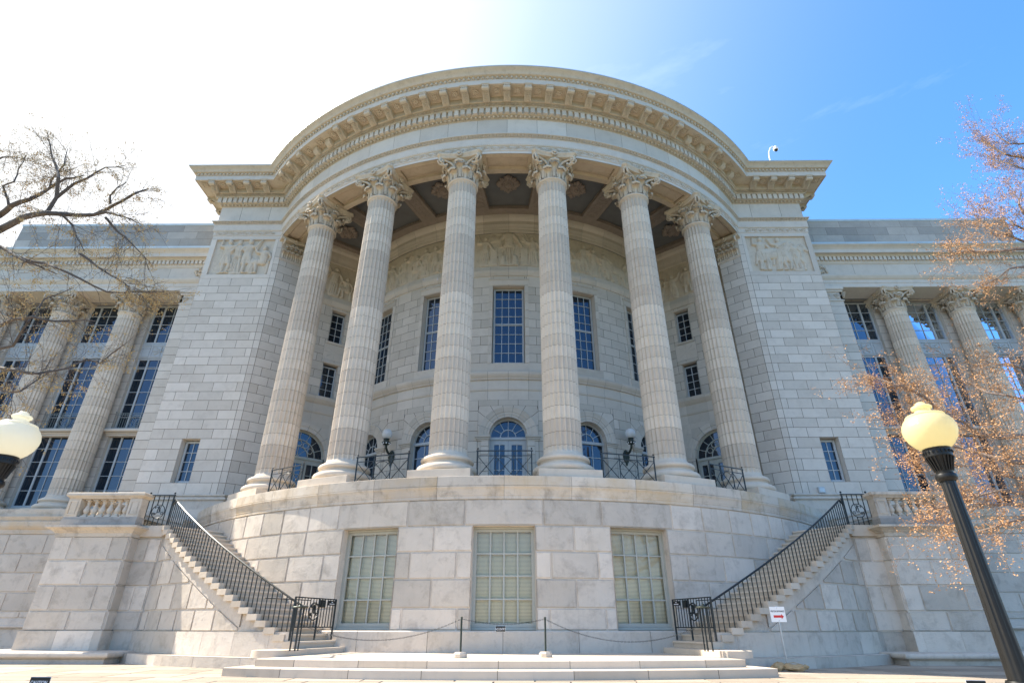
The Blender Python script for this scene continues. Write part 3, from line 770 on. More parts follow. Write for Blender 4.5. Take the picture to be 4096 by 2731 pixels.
for rr_ in (11.25, 14.2):
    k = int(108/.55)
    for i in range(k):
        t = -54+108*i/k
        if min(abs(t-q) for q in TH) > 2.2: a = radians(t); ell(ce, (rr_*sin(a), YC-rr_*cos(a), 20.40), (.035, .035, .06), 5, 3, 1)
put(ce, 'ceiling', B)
def big_rosette():
    mb = MB(['beam'])
    for i in range(4):
        a = pi/4*0+pi/2*i; ax = ((cos(a), sin(a), 0), (-sin(a), cos(a), 0), (0, 0, 1))
        ell(mb, (.44*cos(a), .44*sin(a), -.10), (.17, .15, .10), 9, 6, 0, .5, ax); tube(mb, [(.32*cos(a), .32*sin(a), -.20), (.58*cos(a), .58*sin(a), -.16)], .03, 5)
        for da, rr_ in ((-.62, .42), (-.35, .47), (.35, .47), (.62, .42), (.785, .5)):
            b = a+da; ax = ((cos(b), sin(b), 0), (-sin(b), cos(b), 0), (0, 0, 1)); ell(mb, (rr_*.85*cos(b), rr_*.85*sin(b), -.10), (.17, .055, .06), 7, 5, 0, .5, ax)
    lathe(mb, [(.27, -.02), (.28, -.14), (.24, -.20), (.18, -.16), (.16, -.20), (.10, -.24), (.02, -.25)], n=20)
    for i in range(8): a = 2*pi*i/8; ell(mb, (.10*cos(a), .10*sin(a), -.22), (.05, .05, .04), 6, 4)
    return mb
br_ = big_rosette().build('ceiling_rosette', B)
for t in (-44.5, -30, -15, 0, 15, 30, 44.5):
    a = radians(t); place(br_, 12.85*sin(a), YC-12.85*cos(a), 20.52, a)
# ---- inner curved wall -------------------------------------------------------
iw = MB(['inner', 'mortar', 'carved'])
UW = (-40.7, -20.4, 0, 20.4, 40.7)
ki = DEG(10.4)
up_h = [(t-4.35, t+4.35, 11.80, 16.03) for t in UW]
lo_h = [(t-7.35, t+7.35, 5.3, 9.70) for t in UW]
mpi = cyl(10.4)
zc = [5.34, 5.80, 6.26, 6.72, 7.18, 7.64, 8.10, 8.56, 9.02, 9.48, 9.98]
ashlar(iw, mpi, -54, 54, zc, 4.9, lo_h, ku=ki)
ashlar(iw, mpi, -54, 54, [11.33, 11.84, 12.30, 12.76, 13.22, 13.68, 14.14, 14.60, 15.06, 15.52, 15.98, 16.62], 4.9, up_h, ku=ki)
# window surrounds
for t in UW:
    for a, b in ((t-5.35, t-4.35), (t+4.35, t+5.35)):
        for k in range(9): mbox(iw, mpi, a, b, 11.80+.475*k, 11.80+.475*(k+1)-.012, -.02, .035, mi=0, bev=.008)
    mbox(iw, mpi, t-5.35, t+5.35, 16.08, 16.36, -.02, .035, 4, bev=.008); mbox(iw, mpi, t-5.5, t+5.5, 16.36, 16.44, -.02, .07, 4, bev=.02)
    mbox(iw, mpi, t-5.35, t+5.35, 11.34, 11.79, -.02, .03, 4, bev=.008)
    reveal(iw, mpi, t-4.35, t+4.35, 11.80, 16.05, .40, 0, 3)
    window(local(cyl(10.08), t), -.74, .74, 11.85, 16.02, 4, 8, B, 'tall_window', fw=.085, mw=.03, sash=14.0, mat='woodblue', behind='curtain' if False else None)
    # arched doorway: jambs, archivolt, voussoirs
    zs_ = 8.33
    def arcp(r, ph, d, t=t): return mpi(t+r*cos(ph)*ki, zs_+r*sin(ph), d)
    for s in (-1, 1):
        for k in range(8):
            z0 = 5.34+.36*k
            if z0 < 8.0: mbox(iw, mpi, *sorted((t+s*4.6, t+s*6.4)), z0, min(z0+.348, 8.1), -.02, .03, bev=.008)
        mbox(iw, mpi, *sorted((t+s*4.5, t+s*7.3)), 8.10, 8.16, -.02, .06, bev=.01)
        mbox(iw, mpi, *sorted((t+s*4.35, t+s*7.6)), 8.16, 8.24, -.02, .10, bev=.02)
        mbox(iw, mpi, *sorted((t+s*4.2, t+s*7.8)), 8.24, 8.33, -.02, .135, bev=.01)
        ashlar(iw, mpi, *sorted((t+s*6.4, t+s*7.35)), zc[:8][:7]+[8.33], 3, [], ku=ki)
    n = 40; prof_ = [(.83, -.35), (.83, .03), (.93, .03), (.94, .05), (1.06, .05), (1.07, .075), (1.20, .08), (1.23, .10), (1.30, .10), (1.31, .0)]
    for v in range(9):
        g_ = .006; p0, p1 = pi*v/9+g_, pi*(v+1)/9-g_
        iw.grid([arcp(r, p0+(p1-p0)*i/5, d) for i in range(6) for r, d in prof_], 6, len(prof_), 0)
        # spandrel blocks out to the bounding rectangle
        pts = []
        for i in range(4):
            ph = p0+(p1-p0)*i/3; cx, sx = cos(ph), sin(ph); hw = 7.35/ki; hh = 9.70-zs_
            q = min(hw/abs(cx) if abs(cx) > 1e-6 else 99, hh/sx if sx > 1e-6 else 99)
            pts += [arcp(1.30, ph, .004), arcp(max(q, 1.305), ph, .004)]
        iw.grid(pts, 4, 2, 0)
    pts = []
    for i in range(37):
        ph = pi*i/36; cx, sx = cos(ph), sin(ph); q = max(1.305, min(7.35/ki/abs(cx) if abs(cx) > 1e-6 else 99, (9.70-zs_)/sx if sx > 1e-6 else 99))
        pts += [arcp(1.29, ph, -.004), arcp(q, ph, -.004)]
    iw.grid(pts, 37, 2, 1)
    for s in (-1, 1): iw.add([mpi(t+s*4.6, z, d) for z in (5.34, 8.34) for d in (.03, -.35)], [(0, 1, 3, 2)])
rev(iw, [(10.4, 9.98), (10.4, 10.42), (10.43, 10.43), (10.46, 10.50), (10.46, 10.53), (10.42, 10.54), (10.42, 10.93), (10.50, 10.95), (10.50, 11.0), (10.53, 11.02), (10.60, 11.14), (10.62, 11.17), (10.62, 11.28), (10.58, 11.30), (10.55, 11.33), (10.38, 11.335)], -54, 54, joints=5.1, jgap=.06)
rev(iw, [(10.40, 16.60), (10.46, 16.62), (10.46, 16.68), (10.48, 16.70), (10.52, 16.80), (10.53, 16.86), (10.53, 16.95), (10.48, 17.0), (10.42, 17.01), (10.40, 17.02), (10.40, 17.22)], -54, 54, joints=5.1, jgap=.06)
rev(iw, [(10.40, 19.34), (10.44, 19.35), (10.46, 19.42), (10.46, 19.55), (10.50, 19.57), (10.52, 19.75), (10.56, 19.80), (10.56, 20.0), (10.62, 20.03), (10.70, 20.10), (10.74, 20.20), (10.76, 20.30)], -54, 54, joints=7.3, jgap=.05)
put(iw, 'curved_wall', B)
def arched_door(mp, hw, z0, zs, parent, name, door=True, rings=(.45,), spokes=6, leafs=2, hardw=None, mat='wood', cir=False):
    f = MB([mat]); p = MB(['pane'])
    def P(x, z, d): return mp(x, z, d)
    fw = .075
    for s in (-1, 1): mbox(f, P, *sorted((s*(hw-fw), s*hw)), z0, zs, -.05, .04, bev=.01)
    f.grid([P(r*cos(pi*i/24), zs+r*sin(pi*i/24), d) for i in range(25) for r, d in ((hw, .04), (hw-fw, .04), (hw-fw, -.05))], 25, 3, 0)
    mbox(f, P, -hw, hw, zs-.14, zs, -.05, .07, bev=.02)
    R = hw-fw
    for q in rings:
        rr_ = R*q; f.grid([P(r*cos(pi*i/20), zs+r*sin(pi*i/20), d) for i in range(21) for r, d in ((rr_-.018, -.03), (rr_-.018, .015), (rr_+.018, .015), (rr_+.018, -.03))], 21, 4, 0)
    r0 = R*(rings[-1] if len(rings) == 1 else rings[-1])
    for i in range(1, spokes):
        a = pi*i/spokes; n0 = r0 if not (len(rings) == 1 and abs(a-pi/2) < .01) else 0
        x0, z0_, x1, z1_ = n0*cos(a), n0*sin(a), R*cos(a), R*sin(a)
        tube(f, [P(x0, zs+z0_, -.005), P(x1, zs+z1_, -.005)], .018, 4)
    if cir:
        for i in range(1, 6):
            a = pi*i/6; cx, cz = R*.55*cos(a), R*.55*sin(a)
            tube(f, [P(cx+.13*cos(2*pi*k/14), zs+cz+.13*sin(2*pi*k/14), 0) for k in range(14)], .02, 4, closed=True)
        for i in range(1, 4): a = pi*i/4; tube(f, [P(0, zs, 0), P(R*.42*cos(a), zs+R*.42*sin(a), 0)], .015, 4)
    if door:
        w_ = 2*R/leafs
        for k in range(leafs):
            a = -R+w_*k; b = a+w_
            st = .15 if leafs == 2 else .12
            mbox(f, P, a+.005, a+st, z0, zs-.14, -.04, .02, bev=.006); mbox(f, P, b-st, b-.005, z0, zs-.14, -.04, .02, bev=.006)
            mbox(f, P, a+st, b-st, zs-.14-.20, zs-.14, -.04, .02); mbox(f, P, a+st, b-st, z0, z0+.45, -.04, .02)
            c = (a+b)/2; mbox(f, P, c-.018, c+.018, z0+.45, zs-.34, -.035, .01)
            for j in range(1, 4): z = z0+.45+(zs-.34-z0-.45)*j/4; mbox(f, P, a+st, b-st, z-.015, z+.015, -.035, .008)
    else:
        for k in range(1, 3): c = -R+2*R*k/3; mbox(f, P, c-.016, c+.016, z0, zs-.14, -.035, .012)
        for j in range(1, 5): z = z0+(zs-.14-z0)*j/5; mbox(f, P, -R, R, z-.016, z+.016, -.035, .01)
    o = put(f, name, parent)
    p.add([P(R*cos(pi*i/20), zs+R*sin(pi*i/20), -.02) for i in range(21)]+[P(-R, z0, -.02), P(R, z0, -.02)], [tuple(range(23))])
    put(p, 'pane', o)
    return o
for i, t in enumerate(UW): arched_door(local(cyl(10.08), t), .83, 5.34, 8.33, B, 'arched_door' if t == 0 else 'arched_window', door=(t == 0), mat='woodblue', spokes=6)

# ---- carved relief panels ------------------------------------------------------
class Relief:
    def __init__(s, W, H, nu, nv, seed):
        s.W, s.H, s.nu, s.nv = W, H, nu, nv; s.X, s.Y = np.meshgrid(np.linspace(0, W, nu), np.linspace(0, H, nv), indexing='ij'); s.h = np.zeros_like(s.X); s.r = random.Random(seed)
    def cap(s, x0, y0, x1, y1, r0, r1, h, base=0):
        dx, dy = x1-x0, y1-y0; L = dx*dx+dy*dy+1e-9
        t = np.clip(((s.X-x0)*dx+(s.Y-y0)*dy)/L, 0, 1); d = np.hypot(s.X-x0-t*dx, s.Y-y0-t*dy); r = r0+(r1-r0)*t
        z = np.where(d < r, base+h*np.sqrt(np.clip(1-(d/r)**2, 0, 1))**.6, 0); s.h = np.maximum(s.h, z)
    def groove(s, x0, y0, x1, y1, r, dep):
        dx, dy = x1-x0, y1-y0; L = dx*dx+dy*dy+1e-9
        t = np.clip(((s.X-x0)*dx+(s.Y-y0)*dy)/L, 0, 1); d = np.hypot(s.X-x0-t*dx, s.Y-y0-t*dy)
        s.h -= np.where((d < r) & (s.h > .01), dep*(1-d/r), 0)
    def figure(s, x, y0, H, lean=0, seat=False, robe=False, arm=(1, -1), wings=False, face=1, hh=.085):
        R = s.r; u = H/7.5; hip = y0+H*(.50 if not seat else .34); sh_ = hip+H*.31; xs = x+lean*H*.35; xh = x+lean*H*.05
        if wings:
            for q in range(9):
                for sg in (-1, 1): a = radians(20+14*q); s.cap(xs+sg*u*.6, sh_, xs+sg*(u*.6+u*3.2*sin(a)), sh_+u*1.3+u*2.2*cos(a)*.6, .05, .03, .035)
        if robe:
            s.cap(xh, hip, x, y0+.12, u*.95, u*1.15, hh*.8); s.cap(x-.1*u, y0+.1, x+.3*u, y0+.1, u*1.1, u*1.2, hh*.7)
        elif seat:
            for sg in (-1, 1):
                kx = xh+face*u*1.7+sg*u*.3; s.cap(xh, hip, kx, hip+.2*u*sg, u*.62, u*.48, hh); s.cap(kx, hip, kx+sg*u*.35, y0+u*.2, u*.44, u*.28, hh*.9); s.cap(kx+sg*u*.35, y0+u*.15, kx+sg*u*.35+face*u*.5, y0+u*.12, u*.2, u*.16, hh*.8)
            s.cap(xh-face*u, y0+.1*u, xh-face*u, hip+u*.3, u*.25, u*.25, .04); s.cap(xh-face*u, hip-u*.3, xh+face*u*.8, hip-u*.3, u*.22, u*.22, .045)
        else:
            for sg in (-1, 1):
                kx = xh+sg*u*.6+face*u*.3; ky = y0+H*.27; s.cap(xh+sg*u*.3, hip, kx, ky, u*.55, u*.40, hh); s.cap(kx, ky, kx-face*u*.25*(1 if sg > 0 else -.3), y0+u*.2, u*.38, u*.22, hh*.9); fx = kx-face*u*.25*(1 if sg > 0 else -.3); s.cap(fx, y0+u*.15, fx+face*u*.5, y0+u*.12, u*.18, u*.14, hh*.8)
            for q in range(4): s.cap(xh-u*.6+q*.4*u, hip-.05, xh-u*.7+q*.5*u, hip-u*1.5, u*.30, u*.26, hh*.85)
        s.cap(xh, hip, xs, sh_-u*.3, u*.72, u*.85, hh*1.05); s.cap(xs-u*.65, sh_-u*.2, xs+u*.65, sh_-u*.2, u*.42, u*.42, hh*1.05)
        s.cap(xs, sh_, xs+face*u*.1, sh_+u*.6, u*.25, u*.25, hh*.8); s.cap(xs+face*u*.12, sh_+u*.85, xs+face*u*.12, sh_+u*1.15, u*.46, u*.44, hh*1.25)
        for sg, up in zip((-1, 1), arm):
            ex = xs+sg*u*1.45; ey = sh_-u*(1.2 if up < 0 else .1); wx = ex+sg*u*(.2 if up < 0 else .3)+face*u*.4; wy = ey+(u*1.3 if up > 0 else -u*1.1)
            s.cap(xs+sg*u*.8, sh_-u*.15, ex, ey, u*.32, u*.26, hh*1.1); s.cap(ex, ey, wx, wy, u*.26, u*.18, hh); s.cap(wx, wy, wx, wy+.1*u, u*.2, u*.18, hh)
        for q in range(7 if robe else 3):
            gx = xh-u*.9+q*(.3 if robe else .7)*u; s.groove(gx+R.uniform(-.1, .1)*u, hip-R.uniform(-.5, .4)*u, gx+R.uniform(-.5, .5)*u, y0+u*(.3 if robe else 2.2), u*.10, .035 if robe else .02)
        for q in range(3): s.groove(xs-u*.6, sh_-u*(.7+.35*q), xs+u*.6, sh_-u*(.9+.3*q), u*.07, .018)
    def horse(s, x, y0, H, face=1, hh=.085):
        u = H; f = face
        s.cap(x-f*.30*u, y0+.58*u, x+f*.28*u, y0+.60*u, .19*u, .20*u, hh); s.cap(x+f*.28*u, y0+.66*u, x+f*.50*u, y0+.92*u, .15*u, .10*u, hh*.95); s.cap(x+f*.50*u, y0+.94*u, x+f*.64*u, y0+.74*u, .09*u, .05*u, hh)
        for q, (dx, kx) in enumerate(((-.34, -.42), (-.24, -.16), (.26, .18), (.36, .46))):
            s.cap(x+f*dx*u, y0+.5*u, x+f*kx*u, y0+.27*u, .09*u, .055*u, hh*.9); s.cap(x+f*kx*u, y0+.27*u, x+f*(kx-.04)*u, y0+.04*u, .045*u, .04*u, hh*.8)
        s.cap(x-f*.46*u, y0+.62*u, x-f*.56*u, y0+.22*u, .05*u, .03*u, hh*.7)
        for q in range(5): s.cap(x+f*(.22+.06*q)*u, y0+(.86+.035*q)*u, x+f*(.14+.07*q)*u, y0+(.78+.04*q)*u, .035*u, .02*u, hh*1.1)
    def build(s, mp, u0, v0, ku, name, mat='carved', inset=0.0):
        mb = MB([mat]); n = s.nu; m = s.nv
        H = s.h.copy()
        # soften one step
        H *= 1.45; K = H.copy(); K[1:-1, 1:-1] = (H[1:-1, 1:-1]*4+H[:-2, 1:-1]+H[2:, 1:-1]+H[1:-1, :-2]+H[1:-1, 2:])/8
        edge = (np.minimum(np.minimum(s.X, s.W-s.X), np.minimum(s.Y, s.H-s.Y)) < .02); K[edge] = 0
        pts = [mp(u0+s.X[i, j]*ku, v0+s.Y[i, j], K[i, j]-inset) for i in range(n) for j in range(m)]
        mb.grid(pts, n, m, 0, .5, True)
        return put(mb, name, B, 60)
rl = Relief(36.9/ki*0+ 2*52.2/ki, 2.12, 620, 92, 5); cxm = rl.W/2
def deg2x(t): return cxm+t/ki
rl.figure(cxm, .08, 2.35, 0, seat=False, robe=True, arm=(-1, -1), wings=True, hh=.10)
for q in range(-3, 4): rl.groove(cxm+q*.10, 1.15, cxm+q*.16, .12, .035, .07)
rl.cap(cxm, 1.82, cxm, 1.83, .30, .30, .035)
for s in (-1, 1):
    rl.cap(cxm+s*.30, .05, cxm+s*.30, .55, .20, .14, .10)
    x = cxm+s*.78; rl.h = np.maximum(rl.h, np.where((abs(rl.X-x) < .20) & (rl.Y > .06) & (rl.Y < 1.12), .055, 0))
    rl.figure(cxm+s*1.25, .1, 1.75, 0, robe=True, arm=(1, -1), wings=True, face=-s)
rn = random.Random(11)
for s in (-1, 1):
    for t, kind in ((13.5, 'f'), (18, 's'), (22, 'f'), (25.5, 'f'), (29, 's'), (33.5, 'h' if s > 0 else 'f'), (38.5, 'f'), (42, 's'), (46, 'f'), (49.5, 'f')):
        x = deg2x(s*t)
        if kind == 'f': rl.figure(x, .1, rn.uniform(1.6, 1.85), rn.uniform(-.12, .12), robe=rn.random() < .4, arm=(rn.choice((-1, 1)), rn.choice((-1, 1))), face=rn.choice((-1, 1)))
        elif kind == 's': rl.figure(x, .1, rn.uniform(1.7, 1.9), rn.uniform(-.2, .2), seat=True, arm=(rn.choice((-1, 1)), -1), face=rn.choice((-1, 1)))
        else: rl.horse(x, .1, 1.4, -s)
    for q in range(26): x = deg2x(s*rn.uniform(12, 50)); y_ = rn.uniform(.1, 1.3); rl.cap(x, y_, x+rn.uniform(-.3, .3), y_+rn.uniform(.1, .5), .06, .03, .04)
rl.build(cyl(10.36), -52.2, 17.22, ki, 'relief_frieze')
def words(lines, mp, size, name, parent, mat, d=0.0, thick=.004, font_w=1.0, bold=0.0, label=None):
    objs = []
    mb = MB([mat])
    for txt, x, z, al in lines:
        cu = bpy.data.curves.new('t', 'FONT'); cu.body = txt; cu.size = size; cu.align_x = al; cu.extrude = thick; cu.offset = bold; cu.space_character = 1.05
        to = bpy.data.objects.new('t', cu); COL.objects.link(to); bpy.context.view_layer.update()
        me = to.evaluated_get(bpy.context.evaluated_depsgraph_get()).to_mesh()
        vs = [mp(x+v.co.x*font_w, z+v.co.y, d+v.co.z) for v in me.vertices]
        mb.add(vs, [tuple(p.vertices) for p in me.polygons], 0, .5)
        to.to_mesh_clear(); bpy.data.objects.remove(to); bpy.data.curves.remove(cu)
    return put(mb, name, parent)
lf = local(cyl(10.415), -4.3); words([('FAITH', 0, 18.08, 'CENTER'), ('LAW', 0, 17.90, 'CENTER'), ('JVSTICE', 0, 17.72, 'CENTER')], lf, .14, 'carved_lettering', B, 'mortar', .003)
lf = local(cyl(10.415), 4.3); words([('LOVE', 0, 18.08, 'CENTER'), ('TRVTH', 0, 17.90, 'CENTER'), ('PEACE', 0, 17.72, 'CENTER')], lf, .14, 'carved_lettering', B, 'mortar', .003)

# ---- radial end walls and antae ------------------------------------------------
def pol(R, t): a = radians(t); return (R*sin(a), YC-R*cos(a))
CZ = [4.0, 4.48, 4.95, 5.44, 5.91, 6.40, 6.89, 7.39, 7.865, 8.34, 8.785, 9.23, 9.67, 10.15, 10.585, 11.04, 11.48, 11.93, 12.37, 12.82, 13.26, 13.70, 14.16, 14.61, 15.05, 15.50, 15.945, 16.39, 16.845]
for s in (-1, 1):
    W = MB(['inner', 'mortar'])
    m_ = frame(pol(14.6, s*52.3), pol(10.3, s*52.3), s)          # u from the anta inward: r = 14.6 - u
    U = lambda r: 14.6-r
    hw_ = [(U(12.28), U(11.50), 11.33, 13.22), (U(12.28), U(11.50), 14.5, 16.40), (U(13.95), U(11.45), 5.3, 9.72), (U(12.4), U(11.27), 13.45, 14.35)]
    hw_ += [(U(13.9), U(13.12), 11.33, 13.22), (U(13.9), U(13.12), 14.5, 16.40), (U(14.0), U(12.95), 13.45, 14.35)]
    zz = [5.34, 5.80, 6.26, 6.72, 7.18, 7.64, 8.10, 8.56, 9.02, 9.48, 9.98]
    ashlar(W, m_, 0, m_.L, zz, .95, hw_, du=1e9)
    ashlar(W, m_, 0, m_.L, [11.33, 11.84, 12.30, 12.76, 13.22, 13.68, 14.14, 14.60, 15.06, 15.52, 15.98, 16.62], .95, hw_, du=1e9)
    W2 = MB(['inner', 'mortar'])
    for pr_, in (([(0, 9.98), (0, 10.42), (.04, 10.45), (.06, 10.53), (.02, 10.54), (.02, 10.93), (.10, 11.0), (.20, 11.14), (.22, 11.28), (.15, 11.33)],), ([(0, 16.60), (.06, 16.62), (.08, 16.70), (.13, 16.86), (.13, 16.95), (.02, 17.01), (0, 17.22)],), ([(0, 19.34), (.05, 19.36), (.06, 19.55), (.12, 19.75), (.16, 20.0), (.3, 20.10), (.34, 20.30)],)):
        for a in range(4):
            (W2 if pr_[0][1] > 19 else W).grid([m_(m_.L*(a+e*.995)/4, z, d) for e in (0, 1) for d, z in pr_], 2, len(pr_), 0)
    for (a, b, c, d) in hw_:
        if d-c > 1.5 and c > 9: reveal(W, m_, a, b, c, d, .3); mbox(W, m_, a-.12, b+.12, d, d+.13, -.01, .05, bev=.03); mbox(W, m_, a-.06, b+.06, c-.12, c, -.01, .05, bev=.01)
        if c == 13.45:
            mbox(W, m_, a, b, c, d, -.05, .0)
            for q in range(8):
                an = pi*q/4; ca, sa = cos(an), sin(an); cxx, czz = (a+b)/2, (c+d)/2
                W.add([m_(cxx+ca*.08, czz+sa*.07, .004), m_(cxx+ca*.5-sa*.035, czz+sa*.38+ca*.035, .02), m_(cxx+ca*.5+sa*.035, czz+sa*.38-ca*.035, .02)], [(0, 1, 2)])
    # arch at r = 12.7
    c = U(12.7); zs_ = 8.23; r1 = 1.25
    for v in range(9):
        p0, p1 = pi*v/9+.006, pi*(v+1)/9-.006
        W.grid([m_(c+r*cos(p0+(p1-p0)*i/4), zs_+r*sin(p0+(p1-p0)*i/4), d) for i in range(5) for r, d in ((r1, -.3), (r1, .02), (1.42, .02), (1.44, .05), (1.62, .06), (1.64, .0))], 5, 6, 0)
        pts = []
        for i in range(4):
            ph = p0+(p1-p0)*i/3; cx, sx = cos(ph), sin(ph); q = min(2.2/abs(cx) if abs(cx) > 1e-6 else 99, 1.75/max(sx, 1e-6)); q = max(q if q < 9 else 1.7, 1.66)
            pts += [m_(c+1.63*cx, zs_+1.63*sx, .005), m_(c+q*cx, zs_+q*sx, .005)]
        W.grid(pts, 4, 2, 0)
    put(W, 'end_wall', B); put(W2, 'upper_moulding', B)
    for (a, b, c_, d_) in hw_:
        if c_ in (11.33, 14.5): window(m_, a+.02, b-.02, c_+.02, d_-.12, 2, 4, B, 'window', fw=.06, mw=.03, d=-.2, mat='woodblue')
    f = lambda x, z, d, m_=m_, c=c: m_(c+x, z, d-.22)
    arched_door(f, 1.25, 5.34, 8.23, B, 'arched_door', True, rings=(.42, .70), spokes=8, leafs=3, cir=True, mat='wood')
    # relief over the end wall
    r_ = Relief(4.1, 2.12, 150, 84, 3 if s > 0 else 9)
    for x, st in ((.6, 0), (1.35, 1), (2.1, 0), (2.9, 1), (3.6, 0)): r_.figure(x, .1, random.uniform(1.6, 1.8), random.uniform(-.2, .2), seat=bool(st), robe=random.random() < .3, arm=(random.choice((-1, 1)), random.choice((-1, 1))), face=random.choice((-1, 1)))
    r_.build(m_, .05, 17.22, 1, 'relief_panel')
    # anta: from the pier corner inward
    A = MB(['ashlar', 'mortar', 'carved'])
    p0, p1, p2 = pol(15.62, s*50.45), pol(14.5, s*50.45), pol(14.5, s*52.3)
    zA = [z for z in CZ if z >= 5.3 and z < 16.9]+[17.29, 17.73, 18.05]
    m1 = frame(p0, p1, s); ashlar(A, m1, 0, m1.L, zA, .75, du=1e9)
    m2 = frame(p1, p2, s); ashlar(A, m2, 0, m2.L, zA, 2, du=1e9)
    for z, d in ((18.05, .03), (18.12, .06)): mbox(A, m1, -.05, m1.L+.05, z, z+.08, -.3, d, bev=.02)
    for k_ in range(5):
        x = .10+.23*k_; 
        def lm(q, m1=m1): return q
        # leaves of the anta capital, turned to the wall plane
        dx, dy = m1(1, 0, 0)[0]-m1(0, 0, 0)[0], m1(1, 0, 0)[1]-m1(0, 0, 0)[1]; n0 = (m1(0, 0, 1)[0]-m1(0, 0, 0)[0], m1(0, 0, 1)[1]-m1(0, 0, 0)[1])
        for (z0, h_, out, sh2) in ((18.2, .45, .20, 0), (18.25, .72, .27, .115)):
            tmp = MB(['carved']); leaf(tmp, 0, 0, h_, .16, 0, out)
            o0 = m1(min(x+sh2, m1.L), z0, 0)
            A.add([(o0[0]+n0[0]*v[0]+dx*v[1], o0[1]+n0[1]*v[0]+dy*v[1], z0+v[2]) for v in tmp.v], tmp.f, 2, .5, True)
    for e in (-.02, m1.L+.02):
        for zq, rq in ((19.02, .15),): spiral(A, m1(e, zq, .30), (n0[0], n0[1], 0), (0, 0, 1), rq, 1.6, .045, .1, mi=2); ell(A, m1(e, zq, .3), (.06, .06, .06), 7, 5, 2)
    for sg in (-1, 1): spiral(A, m1(m1.L/2+sg*.14, 19.0, .18), (sg*dx, sg*dy, 0), (0, 0, 1), .11, 1.5, .034, .1, mi=2, sgn=-1)
    for q in range(8): ell(A, m1(m1.L/2+.10*cos(q*pi/4), 19.27+.10*sin(q*pi/4), .27), (.055, .055, .055), 6, 4, 2)
    ell(A, m1(m1.L/2, 19.27, .33), (.06, .06, .06), 6, 4, 2)
    mbox(A, m1, -.05, m1.L+.05, 18.2, 19.30, -.3, .0, mi=2); mbox(A, m1, -.2, m1.L+.15, 19.22, 19.42, -.3, .27, mi=2, bev=.03)
    put(A, 'anta', B)
    # ---- pier
    P = MB(['ashlar', 'mortar'])
    m3 = frame((s*PX, PY), (s*12.32, PY), s); hp = [(s*0+PX-14.42, PX-13.62, 6.40, 8.34)]
    zP = [z for z in CZ if z >= 5.9]
    def pj(i, m3=m3):
        L_ = m3.L
        return [0, .55, 1.65, 2.75, L_] if i % 2 else [0, 1.1, 2.2, 3.3, L_]
    ashlar(P, m3, 0, m3.L, zP, pj, hp, du=1e9); reveal(P, m3, *hp[0], .42)
    m4 = frame((s*12.32, PY), pol(15.62, s*50.45), s)
    zz2 = zP+[17.29, 17.73, 18.2, 18.8, 19.42]
    ashlar(P, m4, 0, m4.L, zz2, 5, du=1e9)
    # rim of the relief panel
    for a, b, c, d in ((0, m3.L, 16.848, 17.09), (0, m3.L, 19.32, 19.418), (0, .27, 17.09, 19.32), (m3.L-.16, m3.L, 17.09, 19.32)): mbox(P, m3, a, b, c, d, -.10, .006, bev=.004)
    m5 = frame((s*PX, 33.5), (s*PX, PY), s); ashlar(P, m5, 0, m5.L, zP+[17.29, 17.73, 18.17, 18.61, 19.0, 19.42], 1.1, du=1e9)
    put(P, 'pier', B)
    window(m3, hp[0][0]+.03, hp[0][1]-.03, 6.44, 8.30, 2, 4, B, 'pier_window', fw=.09, mw=.03, d=-.32, mat='woodblue')
    r_ = Relief(3.20, 2.23, 230, 160, 21 if s > 0 else 22)
    if s > 0:
        r_.horse(1.35, .1, 1.75, 1, .10); r_.figure(.72, .1, 2.05, .1, arm=(1, -1), face=1); r_.figure(1.75, .1, 2.0, 0, arm=(1, -1), face=-1); r_.figure(2.45, .1, 1.7, 0, robe=True, arm=(-1, -1), face=-1); r_.horse(2.15, .1, 1.6, 1, .06)
    else:
        r_.figure(.75, .1, 2.1, 0, arm=(1, 1), face=1, hh=.10); r_.figure(1.35, .1, 2.05, -.05, robe=True, arm=(-1, -1), face=-1); r_.figure(1.85, .1, 2.1, 0, arm=(-1, 1), face=1, hh=.10)
        r_.figure(2.75, .1, 2.0, 0, seat=True, arm=(1, -1), face=-1, hh=.10); r_.cap(2.2, .1, 2.2, .9, .12, .12, .07); r_.cap(2.25, 1.5, 2.35, 2.0, .06, .12, .08); r_.cap(.5, .12, 1.2, .35, .06, .04, .05)
    if s < 0: mr = m3; r_.build(lambda u, v, d: m3(u, v, d), .27, 17.09, 1, 'relief_panel', inset=.09)
    else:
        r_.X = r_.X[::-1]*1; r_.h = r_.h; r_.build(lambda u, v, d: m3(u, v, d), .27, 17.09, 1, 'relief_panel', inset=.09)
    # stepped pier base with roll mouldings
    Q = MB(['rustic', 'mortar'])
    def bpath(d, s=s):
        pts = [(PX+d, 31), (PX+d, PY-d), (11.98-d, PY-d), (11.98-d, 24.4)]
        return [(s*x, y_) for x, y_ in pts]
    pf = [(0, 5.91), (.06, 5.90)]+[(.06+.05*sin(a), 5.86+.05*cos(a)) for a in [i*pi/6 for i in range(7)]]+[(.05, 5.79), (.07, 5.77)]+[(.10+.07*sin(a), 5.70+.07*cos(a)) for a in [i*pi/6 for i in range(7)]]+[(.10, 5.62), (.10, 5.27)]
    sweep(Q, bpath, pf, 0, True)
    sweep(Q, bpath, [(.10, 5.27), (.22, 5.265), (.22, 4.93)], 0, False, tint=.7); sweep(Q, bpath, [(.22, 4.93), (.235, 4.925), (.235, 4.0)], 0, False, tint=.3)
    put(Q, 'pier_base', B)
# small access plate by the right pier base
q = MB(['woodblue', 'zinc']); box(q, 12.95, 13.22, 23.28, 23.42, 5.92, 6.16, 0); box(q, 12.98, 13.19, 23.27, 23.28, 5.95, 6.13, 1); put(q, 'access_plate', B)
